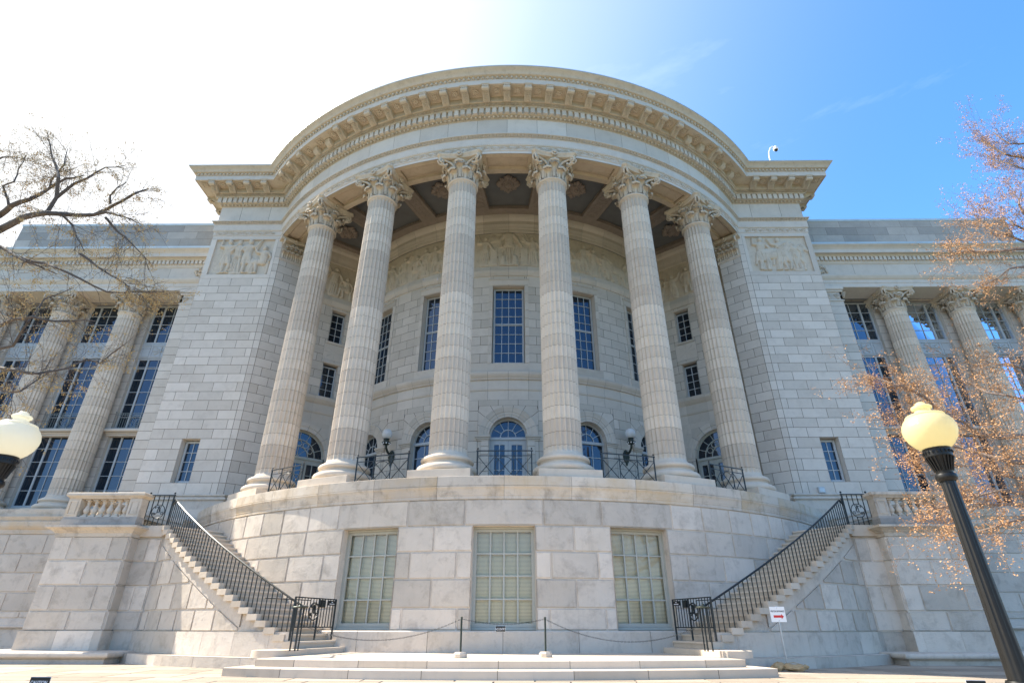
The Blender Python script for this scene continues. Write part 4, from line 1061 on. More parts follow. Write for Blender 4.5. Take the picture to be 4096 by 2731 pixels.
# ================================================================== wings
wsh = shaft_mesh(6.15, 15.95, .64, .53, 6.6, .45).build('wing_column')
wbs = base_mesh(.64, 5.62, 6.16).build('column_base'); wcp = capital_mesh(.53, 17.15-16.05).build('capital', sharp=50); wcp.location = (0, 0, 16.05)
wbs.parent = wsh; wcp.parent = wsh; wsh.parent = B
WX = [20.75, 24.4, 28.05]; WC = [18.92, 22.57, 26.22]; WE = 29.0
firstw = True
for s in (-1, 1):
    for x in WX:
        loc = (s*x, 25.78-22, 0)
        if firstw: wsh.location = loc; firstw = False
        else: inst(wsh, B, loc, 0)
    nm = 'sunlit' if s < 0 else 'shaded'
    # entablature
    E_ = MB(['ashlar', 'mortar', 'carved'])
    def wp(d, s=s): return [(s*x, 25.0-d) for x in (PX-.1, 20, 24, 28, WE+d)]+[(s*(WE+d), 40)]
    sweep(E_, wp, [(-1.2, 17.15), (0, 17.15), (0, 17.40), (.02, 17.405), (.02, 17.60), (.05, 17.62), (.10, 17.70), (.14, 17.78), (.15, 17.80), (.15, 17.87), (0, 17.90)], 0, False)
    mw_ = frame((s*WE, 25.0), (s*(PX-.1), 25.0), s)
    ashlar(E_, mw_, 0, mw_.L, [17.90, 18.63], 1.7, du=1e9, gap=.015, proud=.004)
    sweep(E_, wp, [(0, 18.62), (.03, 18.63), (.07, 18.70), (.09, 18.76), (.09, 19.03), (.18, 19.03), (.19, 19.05), (.24, 19.10), (.25, 19.12), (.42, 19.12), (.42, 19.34), (.44, 19.36), (.46, 19.40), (.50, 19.45), (.57, 19.50), (.60, 19.53), (.60, 19.56)], 0, False)
    for k in range(int((WE-PX)/.229)):
        x = s*(PX+.1+.229*k); box(E_, x-.07, x+.07, 24.80, 24.95, 18.79, 19.02)
    for (x, z) in ((s*17.0, 18.27),):
        for q in range(34):
            a = random.uniform(0, 6.3); r = .34*sqrt(random.random()); ell(E_, (x+r*cos(a)*1.1, 24.95, z+r*sin(a)*.85), (.07, .06+.03*random.random(), .06), 6, 4, 2)
    put(E_, 'entablature', B)
    F_ = MB(['flash']); sweep(F_, wp, [(.60, 19.56), (.615, 19.56), (.615, 19.68), (.2, 19.74), (-.32, 19.76)], 0, False)
    def wq(d, s=s): return [(s*(PX-2.8), 25.3-d), (s*(WE-.3+d), 25.3-d), (s*(WE-.3+d), 40)]
    sweep(F_, wq, [(.0, 21.86), (.03, 21.87), (.04, 22.0), (-.3, 22.03)], 0, False)
    put(F_, 'flashing', B)
    H_ = MB(['parapet', 'mortar']); mq = frame((s*(WE-.3), 25.3), (s*(PX-2.8), 25.3), s); ashlar(H_, mq, 0, mq.L, [19.70, 20.36, 20.88, 21.41, 21.87], 1.75, du=1e9, gap=.012, proud=.004)
    mq = frame((s*(WE-.3), 40), (s*(WE-.3), 25.3), s); ashlar(H_, mq, 0, mq.L, [19.70, 20.36, 20.88, 21.41, 21.87], 1.75, du=1e9)
    put(H_, 'parapet', B)
    R_ = MB(['lead', 'mortar']); box(R_, *sorted((s*12.9, s*(WE-.31))), 26.75, 40, 0, 21.8, 0); put(R_, 'wing_roof', B)
    # anta beside the pier
    A = MB(['ashlar', 'mortar', 'carved'])
    za = [z for z in CZ if z > 5.4 and z < 16.4]
    m_ = frame((s*17.7, 25.0), (s*(PX-.05), 25.0), s); ashlar(A, m_, 0, m_.L, [5.44]+za[1:]+[16.28], lambda i: [0, .75, 1.85] if i % 2 else [0, 1.85], du=1e9)
    m_2 = frame((s*17.7, 26.5), (s*17.7, 25.0), s); ashlar(A, m_2, 0, m_2.L, [5.44]+za[1:]+[16.28], 1.0, du=1e9)
    for m__ in (m_, m_2):
        mbox(A, m__, -.03, m__.L, 16.27, 16.32, -.1, .05); mbox(A, m__, 0, m__.L, 16.32, 16.82, -.1, .0); mbox(A, m__, -.06, m__.L, 16.82, 16.94, -.1, .07, bev=.03); mbox(A, m__, -.11, m__.L, 16.94, 17.15, -.1, .12, bev=.03)
        for q in range(4):
            c = .25+.45*q
            for e in range(-3, 4): tube(A, [m__(c, 16.40, .0), m__(c+e*.05, 16.60, .03), m__(c+e*.065, 16.74-.02*abs(e), .015)], .018, 4, 2)
    put(A, 'wing_anta', B)
    # window wall
    V = MB(['inner', 'mortar', 'woodblue', 'grille'])
    mv = frame((s*WE, 26.35), (s*15.5, 26.35), s); U = lambda x: WE-x
    hs = [(U(c+1.13), U(c-1.13), a, b) for c in WC for a, b in ((5.95, 9.52), (9.72, 17.10))]
    ashlar(V, mv, 0, mv.L, [5.44]+za[1:]+[16.39, 16.845, 17.16], .9, hs, du=1e9)
    for h in hs:
        for x in h[:2]: V.add([mv(x, h[2], .004), mv(x, h[3], .004), mv(x, h[3], -.3), mv(x, h[2], -.3)], [(0, 1, 2, 3)], 0)
        c = (h[0]+h[1])/2
        if h[2] < 6: mbox(V, mv, h[0]-.05, h[1]+.05, 5.62, 5.95, -.3, .06, bev=.02)
        else:
            mbox(V, mv, h[0]-.1, h[1]+.1, 9.40, 9.52, -.3, .10, mi=0, bev=.03); mbox(V, mv, h[0]-.16, h[1]+.16, 9.58, 9.74, -.3, .30, mi=0, bev=.04); mbox(V, mv, h[0]-.12, h[1]+.12, 9.50, 9.58, -.3, .18, mi=0, bev=.03)
            mbox(V, mv, h[0], h[1], 13.80, 14.66, -.3, -.14, mi=2)   # spandrel panel with star
            for k_, (x0, x1) in enumerate(((h[0]+.06, c-.62), (c-.52, c+.52), (c+.62, h[1]-.06))):
                for a, b, e, f_ in ((x0, x1, 13.86, 13.91), (x0, x1, 14.52, 14.57), (x0, x0+.04, 13.9, 14.54), (x1-.04, x1, 13.9, 14.54)): mbox(V, mv, a, b, e, f_, -.15, -.11, mi=2)
            for q in range(8):
                an = pi*q/4+pi/8*0; ca, sa = cos(an), sin(an); L1 = .42 if q % 4 == 0 else .26; L1 = .45 if q % 2 else L1; zz_ = 14.22
                V.add([mv(c+ca*.06, zz_+sa*.06, -.10), mv(c+ca*L1-sa*.05, zz_+sa*min(L1, .30)+ca*.05, -.125), mv(c+ca*L1*1.05, zz_+sa*min(L1, .30), -.09), mv(c+ca*L1+sa*.05, zz_+sa*min(L1, .30)-ca*.05, -.125)], [(0, 1, 2), (0, 2, 3)], 2)
            ell(V, mv(c, 14.22, -.11), (.06, .06, .06), 7, 5, 2)
    put(V, 'wing_wall', B)
    for c in WC:
        u = U(c); cols = [0, .195, .36, .5, .64, .805, 1]
        for (z0, z1, rows, nme) in ((5.97, 9.48, [0, .21, .42, .63, .83, 1], 'wing_window'), (9.76, 13.78, [0, .16, .34, .52, .70, .87, .89, 1], 'balcony_window'), (14.68, 17.08, 4, 'wing_window')):
            window(lambda x, z, d, mv=mv, u=u: mv(u+x, z, d), -1.12, 1.12, z0, z1, [0, .235, .5, .765, 1], rows, B, nme, fw=.08, mw=.03, d=-.2, mat='woodblue', heavy=(1, 3), trans=1)
        G = MB(['grille']); f = lambda x, z, d, mv=mv, u=u: mv(u+x, z, d)
        for z in (9.84, 10.52, 10.60): tube(G, [f(-1.12, z, .05), f(1.12, z, .05)], .014, 4)
        for k in range(19):
            x = -1.12+2.24*k/18
            if abs(x) > .40: tube(G, [f(x, 9.78, .05), f(x, 10.60, .05)], .010, 4)
        for r in (.33, .27): tube(G, [f(r*cos(2*pi*k/24), 10.18+r*sin(2*pi*k/24), .05) for k in range(24)], .012, 4, closed=True)
        for a in range(3): tube(G, [f(.12*cos(2*pi*k/14+a)+.12*cos(a*2.1), 10.18+.12*sin(2*pi*k/14)+.12*sin(a*2.1), .05) for k in range(14)], .010, 4, closed=True)
        for x in (-1.12, 1.12): ell(G, f(x, 10.66, .05), (.03, .03, .04), 6, 4)
        put(G, 'balcony_grille', B)
    # rusticated basement of the wing
    K = MB(['rustic', 'rustic', 'coping'])
    mk = frame((s*WE, 24.0), (s*14.6, 24.0), s); U2 = lambda x: WE-x
    hk = [(U2(c+.95), U2(c-.95), 1.45, 3.62) for c in [17.2]+WC[1:]]
    ashlar(K, mk, 0, mk.L, [1.25, 1.48, 2.18, 2.90, 3.62, 4.41], 1.62, hk, du=1e9, gap=.05, proud=.03, bev=.012)
    ashlar(K, mk, 0, mk.L, [0, .30, .88], 1.9, du=1e9, gap=.014, proud=.006)
    for h in hk:
        reveal(K, mk, *h, .35)
    def kp(d, s=s): return [(s*14.6, 24.0-d), (s*(WE+d), 24.0-d), (s*(WE+d), 40)]
    sweep(K, kp, [(0, .88), (.05, .885), (.09, .91), (.11, .95), (.10, .99), (.06, 1.01), (.05, 1.13), (.0, 1.25)], 0, True)
    sweep(K, kp, [(0, 4.40), (.04, 4.42), (.04, 4.58), (.07, 4.60), (.14, 4.70), (.16, 4.74), (.16, 4.90), (.10, 4.92), (.10, 4.96), (.13, 4.98), (.15, 5.04), (.18, 5.08), (.18, 5.11), (.05, 5.12), (.05, 5.42), (-1.0, 5.43), (-1.0, 5.62), (-2.5, 5.62)], 2, False, tint=None)
    mk2 = frame((s*WE, 40), (s*WE, 24.0), s); ashlar(K, mk2, 0, mk2.L, [0, .88, 1.48, 2.18, 2.90, 3.62, 4.41], 1.62, du=1e9, gap=.05, proud=.03, bev=.012)
    put(K, 'wing_basement', B)
    for h in hk: window(mk, h[0]+.02, h[1]-.02, h[2]+.02, h[3]-.02, 4, 4, B, 'basement_window', fw=.08, mw=.04, d=-.3, behind='blind')
# side of the portico mass above the wing roofs
sm = MB(['ashlar', 'lead']); box(sm, -PX+.4, PX-.4, 33, 40, 0, 23.1, 1); put(sm, 'rear_block', B)
# wall lamps
def wall_lamp():
    b = MB(['bronze', 'white'])
    tube(b, [(0, 0, -.1), (0, -.12, -.18), (0, -.30, -.12), (0, -.42, .05), (0, -.45, .22)], [.09, .07, .05, .05, .05], 9)
    for q in range(12): a = 2*pi*q/12; ell(b, (.13*cos(a), -.03, -.28+.24*sin(a)), (.06, .05, .08), 6, 4)
    ell(b, (0, -.02, -.28), (.17, .08, .30), 10, 6); ell(b, (0, -.03, -.60), (.06, .05, .10), 6, 4)
    lathe(b, [(0, .18), (.12, .20), (.19, .26), (.20, .30), (.12, .34), (.11, .42), (.13, .44), (.13, .47), (0, .47)], 0, -.45, 16)
    for q in range(8): a = 2*pi*q/8; ell(b, (.17*cos(a), -.45+.17*sin(a), .24), (.035, .035, .04), 6, 4, 1)
    return b
wl = wall_lamp().build('wall_lamp', B); gl = MB(['opal']); ell(gl, (0, -.45, .69), (.235, .235, .235), 20, 14); glo = gl.build('globe', wl)
for i, t in enumerate((-30.6, 30.6)):
    a = radians(t); loc = (10.4*sin(a), YC-10.4*cos(a)-22, 8.05)
    if i == 0: wl.location = loc; wl.rotation_euler = (0, 0, a)
    else: inst(wl, B, loc, a)

# ================================================================== steps, stairs, terraces
St = thing('entrance_steps', 'two low sunlit limestone steps forming a curved platform below the round portico', 'steps', (0, 14, 0))
def disc_step(R, th, z0, z1, R0, name, mat='step'):
    mb = MB([mat, 'mortar']); rev(mb, [(R, z0), (R, z1-.012), (R-.012, z1)], -th, th, joints=4.3, jgap=.03, smooth=False)
    rev(mb, [(R-.012, z1), (R0, z1+.001)], -th, th, joints=4.3, jgap=.025, smooth=False)
    for s in (-1, 1):
        a = radians(s*th); mb.add([(r*sin(a), YC-r*cos(a), z) for r in (R0, R) for z in (z0, z1)], [(0, 1, 3, 2)], 0)
    put(mb, name, St)
disc_step(20.55, 16.9, 0.0, .175, 18.0, 'lower_step'); disc_step(20.08, 15.7, .17, .325, 15.9, 'upper_step')
mb = MB(['step']); rev(mb, [(20.04, .324), (15.9, .3255)], -15.8, 15.8, smooth=False)
TS = (39.2-15.88)/22; RS = .1615
def zk(k): return .458+RS*k
sl_lab = {-1: ('sunlit curved stone staircase rising to the left around the round basement', 'shaded'), 1: ('shaded curved stone staircase rising to the right around the round basement', '')}
def cylr(s):
    def mp(u, v, d): a = radians(u*s); return (d*sin(a), YC-d*cos(a), v)
    return mp
for s in (-1, 1):
    T = thing('curved_staircase', sl_lab[s][0], 'staircase', (s*8.5, 17.5, 0), 'the two curved outdoor staircases')
    cm = cylr(s)
    for k in range(1, 23):
        t0 = 15.88+TS*k; o = MB(['step'])
        mbox(o, cm, t0+.07, t0+TS+.12, zk(k)-RS+.002, zk(k)-.045, 16.10, 18.14, 1, tint=.35*random.random())
        mbox(o, cm, t0-.02, t0+TS+.05, zk(k)-.045, zk(k), 16.10, 18.12, 1, tint=.6+.4*random.random())
        mbox(o, cm, t0-.05, t0+TS+.02, zk(k)-.155, zk(k)+.001, 18.10, 18.27, 1, bev=.0)
        put(o, 'step', T)
    # curved bottom step with rounded nose
    o = MB(['step']); outl = [cm(15.88, 0, 16.1)[:2]]+[cm(15.7, 0, 16.1+2.9*i/4)[:2] for i in range(1, 5)]
    c = cm(16.95, 0, 19.05)[:2]
    p_ = cm(15.6, 0, 19.05)[:2]; a0 = atan2(p_[1]-c[1], p_[0]-c[0]); R0 = hypot(p_[0]-c[0], p_[1]-c[1])
    for i in range(0, 13): a = a0-s*0+(-1 if s > 0 else 1)*-1*0+(pi*1.05)*i/12*(-1 if s < 0 else 1)*-1*-1; outl.append((c[0]+R0*cos(a), c[1]+R0*sin(a)))
    outl.append(cm(18.6, 0, 18.2)[:2]); outl.append(cm(18.6, 0, 16.1)[:2])
    n = len(outl); o.add([(x, y_, zk(0)) for x, y_ in outl], [tuple(range(n))]); o.grid([(x, y_, z) for x, y_ in outl for z in (.31, zk(0))], n, 2, 0, .5, True, cu=True)
    put(o, 'bottom_step', T, 30)
    # outer wall under the stair
    W = MB(['rustic', 'rustic'])
    for k in range(0, 23):
        a, b = 15.88+TS*k, 15.88+TS*(k+1)
        W.grid([cm(a+(b-a)*i, z, 18.10) for i in (0, 1) for z in (0, zk(k)-.01)], 2, 2, 0, .5)
    for z0, z1, R in ((.84, 1.40, 0), (1.40, 2.13, 1), (2.13, 2.87, 2), (2.87, 3.5, 3)):
        lim = lambda t: .458+(t-15.88)/TS*RS-.66
        t_ = 15.88+(z0+.66+.10-.458)/RS*TS; js = [t_]+[x for x in [18+2.9*q+(1.45 if R % 2 else 0) for q in range(12)] if x > t_+.9 and x < 40.2]+[41.2]
        for ja, jb in zip(js[:-1], js[1:]):
            gu = .03*DEG(18.1); rct = [(ja+gu, z0+.028), (jb-gu, z0+.028), (jb-gu, z1-.028), (ja+gu, z1-.028)]; out = []
            for q in range(4):
                p, r_ = rct[q], rct[(q+1) % 4]; ip, iq = p[1] <= lim(p[0])-.03, r_[1] <= lim(r_[0])-.03
                if ip: out.append(p)
                if ip != iq:
                    lo_, hi_ = 0.0, 1.0
                    for _ in range(24):
                        md_ = (lo_+hi_)/2; x = p[0]+(r_[0]-p[0])*md_; z = p[1]+(r_[1]-p[1])*md_
                        if (z <= lim(x)-.03) == ip: lo_ = md_
                        else: hi_ = md_
                    out.append((p[0]+(r_[0]-p[0])*lo_, p[1]+(r_[1]-p[1])*lo_))
            if len(out) < 3: continue
            cx_, cz_ = sum(p[0] for p in out)/len(out), sum(p[1] for p in out)/len(out); tn = random.random()
            up_ = [cm(p[0]+(cx_-p[0])*.015, p[1]+(cz_-p[1])*.02, 18.137) for p in out]; dn_ = [cm(p[0], p[1], 18.099) for p in out]; n_ = len(out)
            W.add(up_, [tuple(range(n_))], 0, tn); W.add(up_+dn_, [(i_, (i_+1) % n_, n_+(i_+1) % n_, n_+i_) for i_ in range(n_)], 0, tn)
    # string course: sloping band
    for k in range(3, 22):
        a, b = 15.88+TS*k, 15.88+TS*(k+1)
        lo = lambda t: .458+(t-15.88)/TS*RS-.64; hi = lambda t: .458+(t-15.88)/TS*RS-.14
        if lo(a) < .86: continue
        tm = .5
        W.add([cm(a, lo(a), 18.137), cm(a, hi(a), 18.137), cm(b, hi(b), 18.137), cm(b, lo(b), 18.137), cm(a, lo(a), 18.10), cm(b, lo(b), 18.10)], [(0, 1, 2, 3), (0, 3, 5, 4)], 0, tm)
    ashlar(W, lambda u, v, d: cm(u, v, 18.22+d), 17.3, 42, [.265, .84], 3.9, gap=.014, proud=.005, ku=DEG(18.2))
    ashlar(W, lambda u, v, d: cm(u, v, 18.64+d), 17.6, 43, [0.0, .26], 5.2, gap=.014, proud=.005, ku=DEG(18.6))
    for (Ra, Rb, z) in ((18.10, 18.226, .841), (18.2, 18.646, .262)): W.grid([cm(17.3+(42-17.3)*i/20, z, r) for i in range(21) for r in (Ra, Rb)], 21, 2, 0)
    box(W, *sorted((s*11.5, s*12.6)), 19.475, 20.2, 0, 3.66, 0)
    mw_ = frame((s*12.45, 19.46), (s*11.62, 19.46), s); ashlar(W, mw_, 0, mw_.L, [.84, 1.40, 2.13, 2.87, 3.60], .83, du=1e9, gap=.05, proud=.03, bev=.012)
    put(W, 'outer_wall', T)
    L_ = MB(['step', 'inner'])
    q = [cm(39.2, 0, 16.1)[:2], cm(39.2, 0, 18.1)[:2], cm(41.0, 0, 18.1)[:2], (s*12.5, 19.42), (s*15.0, 19.42), (s*16.2, 24.1), (s*11.0, 24.1), cm(50, 0, 16.1)[:2]]
    L_.add([(x, y_, 4.012) for x, y_ in q], [tuple(range(8))], 0)
    box(L_, *sorted((s*11.55, s*12.5)), 19.38, 19.75, 3.66, 4.018, 0); mbox(L_, cm, 39.25, 41.2, 3.66, 4.017, 17.8, 18.22, 2)
    put(L_, 'landing', T)
    # ---- terrace block with balustrade
    D = thing('balustraded_terrace', 'stone terrace block with balustrade and low bench %s' % ('left of the sunlit stairs' if s < 0 else 'behind the tall black lamp post'), 'terrace', (s*13.7, 20, 0), 'balustraded terrace blocks')
    X0, X1, YF = 12.43, 14.93, 19.0
    m1 = frame((s*X1, YF), (s*X0, YF), s); m2 = frame((s*X0, YF), (s*X0, 19.5), s); m3 = frame((s*X1, 24), (s*X1, YF), s)
    K = MB(['rustic', 'rustic'])
    for m__ in (m1, m2, m3):
        ashlar(K, m__, 0, m__.L, [.84, 1.40, 2.13, 2.87, 3.61], 1.35 if m__ is not m2 else 2, du=1e9, gap=.05, proud=.03, bev=.012, off=.45)
        ashlar(K, lambda u, v, d, m__=m__: m__(u, v, d+.06), -.06, m__.L+(.06 if m__ is not m2 else 0), [.28, .845], 1.15, du=1e9, gap=.014)
    box(K, *sorted((s*(X0+.1), s*(X1-.1))), YF+.1, 24.1, 3.5, 3.95)
    put(K, 'wall', D)
    def dp(d, s=s): return [(s*(X1+d), 24), (s*(X1+d), YF-d), (s*(X0-d), YF-d), (s*(X0-d), 19.55)]
    C_ = MB(['coping', 'mortar']); sweep(C_, dp, [(0, 3.60), (.035, 3.605), (.035, 3.72), (.06, 3.735), (.09, 3.75), (.09, 3.765), (.12, 3.79), (.19, 3.83), (.25, 3.86), (.28, 3.87), (.28, 3.935), (-.6, 3.95)], 0, False); put(C_, 'cornice', D)
    Be = MB(['rustic', 'darkstone'])
    def np_(d, s=s): return [(s*(15.3+d), 24), (s*(15.3+d), 18.75-d), (s*(12.2-d), 18.75-d), (s*(12.2-d), 19.3)]
    sweep(Be, np_, [(.80, 0), (.80, .12), (.84, .14), (.84, .16)]+[(.88+.075*sin(a), .235-.075*cos(a)) for a in [pi*i/8 for i in range(9)]]+[(-.4, .315)], 0, True); put(Be, 'bench', D)
    Pl = MB(['darkstone']); box(Pl, *sorted((s*(X0-.02), s*(X1+.02))), YF-.02, YF+.42, 3.93, 4.17); box(Pl, *sorted((s*(X0-.02), s*(X1+.02))), YF+.02, YF+.40, 4.17, 4.25); box(Pl, *sorted((s*(X1-.40), s*(X1+.02))), YF+.42, 24, 3.93, 4.22); put(Pl, 'plinth', D)
    ell_ = MB(['coping']); 
    for x in (X0+.20, X1-.20):
        Pe = MB(['coping']); a, b = sorted((s*(x-.21), s*(x+.21))); box(Pe, a, b, YF+.02, YF+.38, 4.25, 4.84)
        mf = frame((s*(x+.21), YF+.02), (s*(x-.21), YF+.02), s)
        for e in ((.08, .34, 4.32, 4.345), (.08, .34, 4.745, 4.77), (.08, .105, 4.345, 4.745), (.315, .34, 4.345, 4.745)): mbox(Pe, mf, *e, -.02, .015)
        put(Pe, 'pedestal', D)
    Ra = MB(['coping'])
    def rp(d, s=s): return [(s*(X1-.02+d), 24), (s*(X1-.02+d), YF+.04-d), (s*(X0+.02-d), YF+.04-d), (s*(X0+.02-d), YF+.36+d), (s*(X1-.38-d), YF+.36+d), (s*(X1-.38-d), 24)]
    sweep(Ra, rp, [(0, 4.84), (.03, 4.85), (.05, 4.88), (.10, 4.92), (.12, 4.94), (.12, 5.02), (.06, 5.045), (0, 5.045)], 0, False); tp = rp(0); Ra.add([(x, y_, 5.046) for x, y_ in tp], [(0, 1, 2, 3, 4, 5)]); Ra.add([(x, y_, 4.84) for x, y_ in tp], [(0, 1, 2, 3, 4, 5)])
    put(Ra, 'handrail', D)
    bal = MB(['coping']); box(bal, -.10, .10, -.10, .10, 0, .055); lathe(bal, [(.085, .055), (.09, .07), (.085, .09), (.06, .10), (.055, .12), (.075, .15), (.10, .20), (.098, .25), (.07, .33), (.045, .40), (.045, .46), (.065, .475), (.065, .49), (.05, .50), (.055, .52), (.09, .54)], n=20); box(bal, -.095, .095, -.095, .095, .54, .595)
    bo = bal.build('baluster', D)
    for i in range(6):
        x = s*(X0+.58+.268*i); loc = (x-s*13.7, YF+.20-20, 4.25)
        if i == 0: bo.location = loc
        else: inst(bo, D, loc)
    for i in range(14): inst(bo, D, (s*(X1-.2)-s*13.7, YF+.75+.29*i-20, 4.25))
    # sloping cheek coping seen through the balusters
    Ch = MB(['coping']); fr_ = frame((s*12.7, 22.2), (s*15.6, 22.2), 1)
    for zz_, dd, hh in ((0, .0, .10), (.10, .04, .06), (.16, .0, .14), (.30, .06, .06)):
        a = [fr_(0, 4.35+zz_, -dd), fr_(2.9, 5.0+zz_, -dd), fr_(2.9, 5.0+zz_+hh, -dd), fr_(0, 4.35+zz_+hh, -dd)]; b = [(x, y_+.5+2*dd, z) for x, y_, z in a]
        Ch.add(a+b, [(0, 1, 2, 3), (4, 7, 6, 5), (0, 4, 5, 1), (3, 2, 6, 7), (1, 5, 6, 2), (0, 3, 7, 4)])
    put(Ch, 'sloping_coping', D)

# ================================================================== ironwork
def ball(mb, x, y, z, r=.03): ell(mb, (x, y, z), (r, r, r*1.1), 8, 6)
GR = 'black iron railings between the portico columns'
RAILS = [(-29.3, 2.95, 'black iron railing in the portico gap beside the leftmost column'), (-14.75, 3.35, 'black iron railing between the second and third portico columns from the left'), (0, 3.12, 'black iron railing between the two middle portico columns, in front of the double door'), (14.75, 3.35, 'black iron railing between the fourth and fifth portico columns from the left'), (29.3, 2.95, 'black iron railing in the portico gap beside the rightmost column')]
for tc_, hw, lab in RAILS:
    a = radians(tc_); T = thing('iron_railing', lab, 'railing', (15.98*sin(a), YC-15.98*cos(a), 5.13), GR)
    m_ = local(cyl(15.98), tc_); w_ = hw/DEG(15.98)
    Fm = MB(['iron'])
    for z in (5.16, 5.86, 6.02): tube(Fm, [m_(-w_-(.05 if z > 6 else 0), z, 0), m_(w_+(.05 if z > 6 else 0), z, 0)], .022 if z > 6 else .016, 4)
    put(Fm, 'rail', T)
    for x in (-w_, w_):
        Pm = MB(['iron']); tube(Pm, [m_(x, 5.135, 0), m_(x, 6.04, 0)], .028, 4); p = m_(x, 6.09, 0); ball(Pm, *p); put(Pm, 'post', T)
    for x in (-w_*.34, w_*.34):
        Pm = MB(['iron']); tube(Pm, [m_(x, 5.15, 0), m_(x, 6.0, 0)], .018, 4); put(Pm, 'upright', T)
    X = MB(['iron'])
    for x0, x1 in ((-w_, -w_*.34), (-w_*.34, w_*.34), (w_*.34, w_)):
        tube(X, [m_(x0, 5.17, 0), m_(x1, 5.85, 0)], .014, 4); tube(X, [m_(x1, 5.17, 0), m_(x0, 5.85, 0)], .014, 4)
        ball(X, *m_((x0+x1)/2, 5.51, 0), .028)
    tube(X, [m_(.32*w_/.86*cos(2*pi*k/28)*.9, 5.51+.32*sin(2*pi*k/28), 0) for k in range(28)], .013, 4, closed=True)
    put(X, 'lattice', T)
def script_m(mb, f, cx, cz, r, th=.012):
    """cursive capital M inside a ring"""
    tube(mb, [f(cx+r*cos(2*pi*k/32), cz+r*sin(2*pi*k/32), 0) for k in range(32)], th*1.25, 5, closed=True)
    S = r/1.0
    def C(pts): 
        # catmull-rom
        P = [pts[0]]+pts+[pts[-1]]; out = []
        for i in range(1, len(P)-2):
            for j in range(5):
                t = j/5; q = [0.5*((2*P[i][k])+(-P[i-1][k]+P[i+1][k])*t+(2*P[i-1][k]-5*P[i][k]+4*P[i+1][k]-P[i+2][k])*t*t+(-P[i-1][k]+3*P[i][k]-3*P[i+1][k]+P[i+2][k])*t**3) for k in (0, 1)]; out.append(q)
        return out+[list(pts[-1])]
    for st in ([(-.62, -.28), (-.45, -.22), (-.42, -.38), (-.58, -.50), (-.78, -.40), (-.72, -.18), (-.5, -.5), (-.22, -.25), (-.08, .25), (.0, .80), (-.12, .45), (-.1, -.05), (.08, -.22), (.16, 0), (.1, .4), (.02, .8)],
               [(-.55, .72), (-.35, .62), (-.1, .74), (.05, .80), (.30, .80), (.22, .45), (.3, .0), (.5, -.42), (.78, -.36), (.75, -.12), (.58, -.1), (.56, -.26)], [(-.55, .72), (-.62, .5), (-.42, .5)]):
        tube(mb, [f(cx+x*S, cz+z*S, 0) for x, z in C(st)], th, 4)
